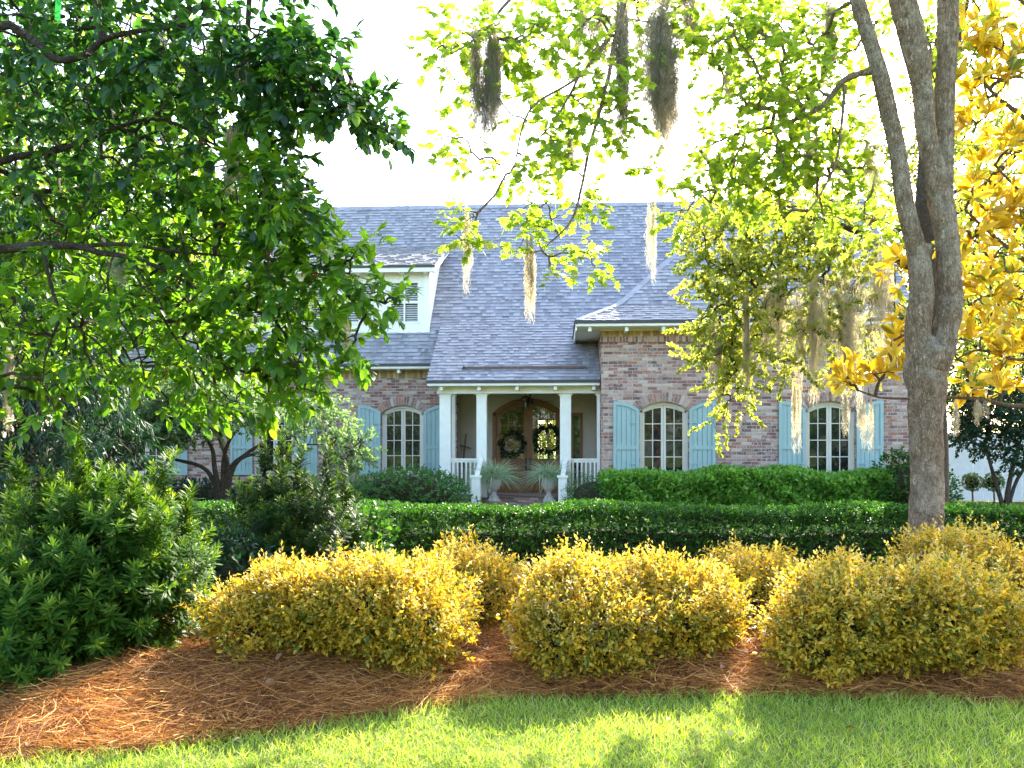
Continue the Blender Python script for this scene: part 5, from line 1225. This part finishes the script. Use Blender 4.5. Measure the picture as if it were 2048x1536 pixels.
# ------------------------------------------------------------------ spanish moss
def moss(px, ptop, pbot, wpx, Y, n, label, tone=.5, wf=1.):
    a = at(px, ptop, Y); L = (pbot-ptop)*m_per_px(Y); wr = wpx/2*m_per_px(Y)
    S = int(np.clip(L/.035, 18, 46)); n = int(n*1.35)
    K = max(3, int(wpx/9)); lk = rng.integers(0, K, n)
    la = rng.random(K)*2*PI; lr = np.sqrt(rng.random(K))*.85; ls = rng.random(K)**1.3*.3; le = np.clip(rng.normal(.76, .18, K), .45, 1.); le[:2] = 1.; lr[0] = .15; ls[:2] = 0
    lx = lr*np.cos(la); ly = lr*np.sin(la); lsz = rng.uniform(.15, .34, K)
    th = rng.random(n)*2*PI; rr = np.sqrt(rng.random(n))
    start = np.clip(ls[lk]+rng.random(n)**1.5*.4, 0, .8)
    P0 = np.stack([a.x+wr*(lx[lk]+lsz[lk]*rr*np.cos(th)), Y+wr*.8*(ly[lk]+lsz[lk]*rr*np.sin(th)), a.z-start*L], 1)
    ln = L*np.maximum(.12, le[lk]-start)*np.where(rng.random(n) < .62, rng.uniform(.62, 1.06, n), rng.uniform(.15, .7, n))
    t = np.linspace(0, 1, S)
    ph = rng.random((n, 4))*6.28; fq = rng.uniform(2, 6, (n, 2)); am = rng.uniform(.01, .03, n)*(.6+wpx/80)
    fq2 = 6.28*L/rng.uniform(.12, .3, (n, 2))
    X = P0[:, 0:1]+(am[:, None]*np.sin(fq[:, 0:1]*t*3+ph[:, 0:1])+.012*np.sin(fq2[:, 0:1]*t+ph[:, 2:3]))*np.minimum(1, t*4)-(P0[:, 0:1]-(a.x+wr*lx[lk])[:, None])*t*.6
    Yy = P0[:, 1:2]+(am[:, None]*np.sin(fq[:, 1:2]*t*3+ph[:, 1:2])+.012*np.sin(fq2[:, 1:2]*t+ph[:, 3:4]))*np.minimum(1, t*4)-(P0[:, 1:2]-(Y+wr*.8*ly[lk])[:, None])*t*.6
    Z = P0[:, 2:3]-ln[:, None]*t+.014*np.sin(fq2[:, 0:1]*t*1.3+ph[:, 1:2])
    C = np.stack([X, Yy, Z], 2); wd = (wf*rng.uniform(.0008, .002, n)*(Y/8.5))[:, None]*(1-.6*t)[None]
    sd_ = np.stack([np.cos(th), np.sin(th), np.zeros(n)], 1); tw = ph[:, 0:1]+t*5
    sv = np.stack([np.cos(tw), np.sin(tw), .3*np.sin(tw*2)], 2)
    V = np.concatenate([(C-sv*wd[..., None])[:, :, None], (C+sv*wd[..., None])[:, :, None]], 2).reshape(n, S*2, 3)
    j = np.arange(S-1); f = np.stack([2*j, 2*j+1, 2*j+3, 2*j+2], 1)
    Fc = (f[None]+(np.arange(n)*S*2)[:, None, None]).reshape(-1, 4)
    R = np.repeat(np.clip(tone+rng.normal(0, .2, n), 0, 1), S*2)
    ob = link('spanish_moss', np_mesh('spanish_moss', V.reshape(-1, 3), Fc, R), M['moss'])
    base_origin(ob, a)
    tag(ob, label, 'moss', 'hanging clumps of Spanish moss')
moss(962, 45, 350, 80, 7.9, 1000, 'dense dark clump of Spanish moss hanging alone against the sky left of centre', .25, 1.15)
moss(1325, -30, 385, 120, 9.0, 2000, 'largest shaggy clump of Spanish moss at top centre', .4, 1.1)
moss(1245, -30, 330, 50, 8.4, 620, 'slim Spanish moss streamer just left of the largest clump', .4, 1.1)
moss(1190, -40, 150, 70, 8.4, 420, 'pale Spanish moss among maple leaves near the top centre', .7)
moss(1390, -40, 110, 60, 9.2, 360, 'short Spanish moss tuft at the top edge right of the largest clump', .5)
moss(1056, 470, 640, 26, 8.2, 240, 'Spanish moss tuft hanging from the low maple bough over the roof', .75)
moss(932, 410, 590, 22, 7.9, 110, 'wispy pale Spanish moss hanging over roof right of the dormer', .8)
moss(1305, 395, 560, 30, 9.1, 120, 'faint wispy Spanish moss strands over the middle of the roof', .8)
moss(1138, 270, 360, 34, 8.2, 150, 'small Spanish moss tuft on the hanging maple bough', .45)
moss(1655, -20, 210, 40, 9.2, 300, 'long pale Spanish moss left of the maple stems at the top', .7)
moss(1620, 230, 420, 34, 9.3, 260, 'Spanish moss hanging from thin maple branch left of the stems', .5)
moss(1495, 590, 800, 22, 12.8, 240, 'narrow bright Spanish moss ribbon over the brick wing', .9)
moss(1560, 540, 740, 80, 12.9, 380, 'broad pale Spanish moss curtain on the oak over the wing roof', .85)
moss(1625, 540, 800, 80, 12.9, 460, 'long Spanish moss curtain above the second right hand window', .8)
moss(1690, 540, 830, 90, 13.0, 560, 'widest Spanish moss curtain beside the maple trunk', .75)
moss(1745, 470, 740, 80, 13.1, 400, 'Spanish moss close against left side of the maple trunk', .7)
moss(1455, 90, 250, 30, 9.0, 160, 'pale moss wisp left in the dense right half of the maple crown', .85)
moss(1560, 130, 300, 40, 9.2, 220, 'pale moss in the middle of the dense right half of the maple crown', .85)
moss(1750, 230, 400, 40, 9.3, 200, 'pale moss beside the leftmost maple stem', .85)
moss(1430, 640, 790, 36, 12.9, 200, 'thin moss on lower left oak twigs over the first right hand window', .85)
moss(1590, 760, 900, 26, 12.9, 120, 'low moss strands left of the last blue shuttered window', .9)
moss(1690, 790, 870, 22, 9.4, 110, 'small moss tuft hanging under the low magnolia branch by the shutter', .85)
moss(1730, 795, 900, 26, 9.4, 130, 'ragged moss hanging under low magnolia branch across the blue shutter', .85)
moss(1912, 800, 870, 18, 9.4, 90, 'short moss tuft right of the maple trunk', .8)
moss(1955, 800, 850, 40, 9.4, 110, 'moss tangle on the magnolia branch at the right', .8)
moss(458, 250, 410, 50, 5.4, 300, 'grey Spanish moss inside the berry tree crown', .6)
moss(240, 500, 600, 36, 5.6, 160, 'small grey moss tuft under the thick branch of the berry tree', .5)
moss(14, 690, 870, 28, 6.2, 260, 'pale moss beard at the left edge below the berry tree', .7)
moss(480, 120, 200, 40, 5.3, 140, 'moss tuft high in the berry tree near its dark leaves', .6)
moss(690, 640, 720, 20, 5.5, 70, 'thin moss wisp at lower right tip of the berry tree', .7)

# green ribbon in the berry tree
a = at(112, -20, 5.3); b = at(118, 42, 5.3); mb = MB()
for i in range(6):
    t0, t1 = i/6, (i+1)/6; p = a*(1-t0)+b*t0; q_ = a*(1-t1)+b*t1; w0 = .018; y0 = .012*math.sin(t0*5); y1 = .012*math.sin(t1*5)
    mb.add([(p.x-w0, p.y+y0, p.z), (p.x+w0, p.y+y0+.004, p.z), (q_.x+w0, q_.y+y1+.004, q_.z), (q_.x-w0, q_.y+y1, q_.z)], [(0,1,2,3)])
rb = mb.build('ribbon', M['ribbon']); base_origin(rb, a); tag(rb, 'bright green ribbon strip tied high in the berry tree', 'ribbon')
tot = sum(len(o.data.polygons) for o in scene.objects if o.type == 'MESH'); print('faces', tot)
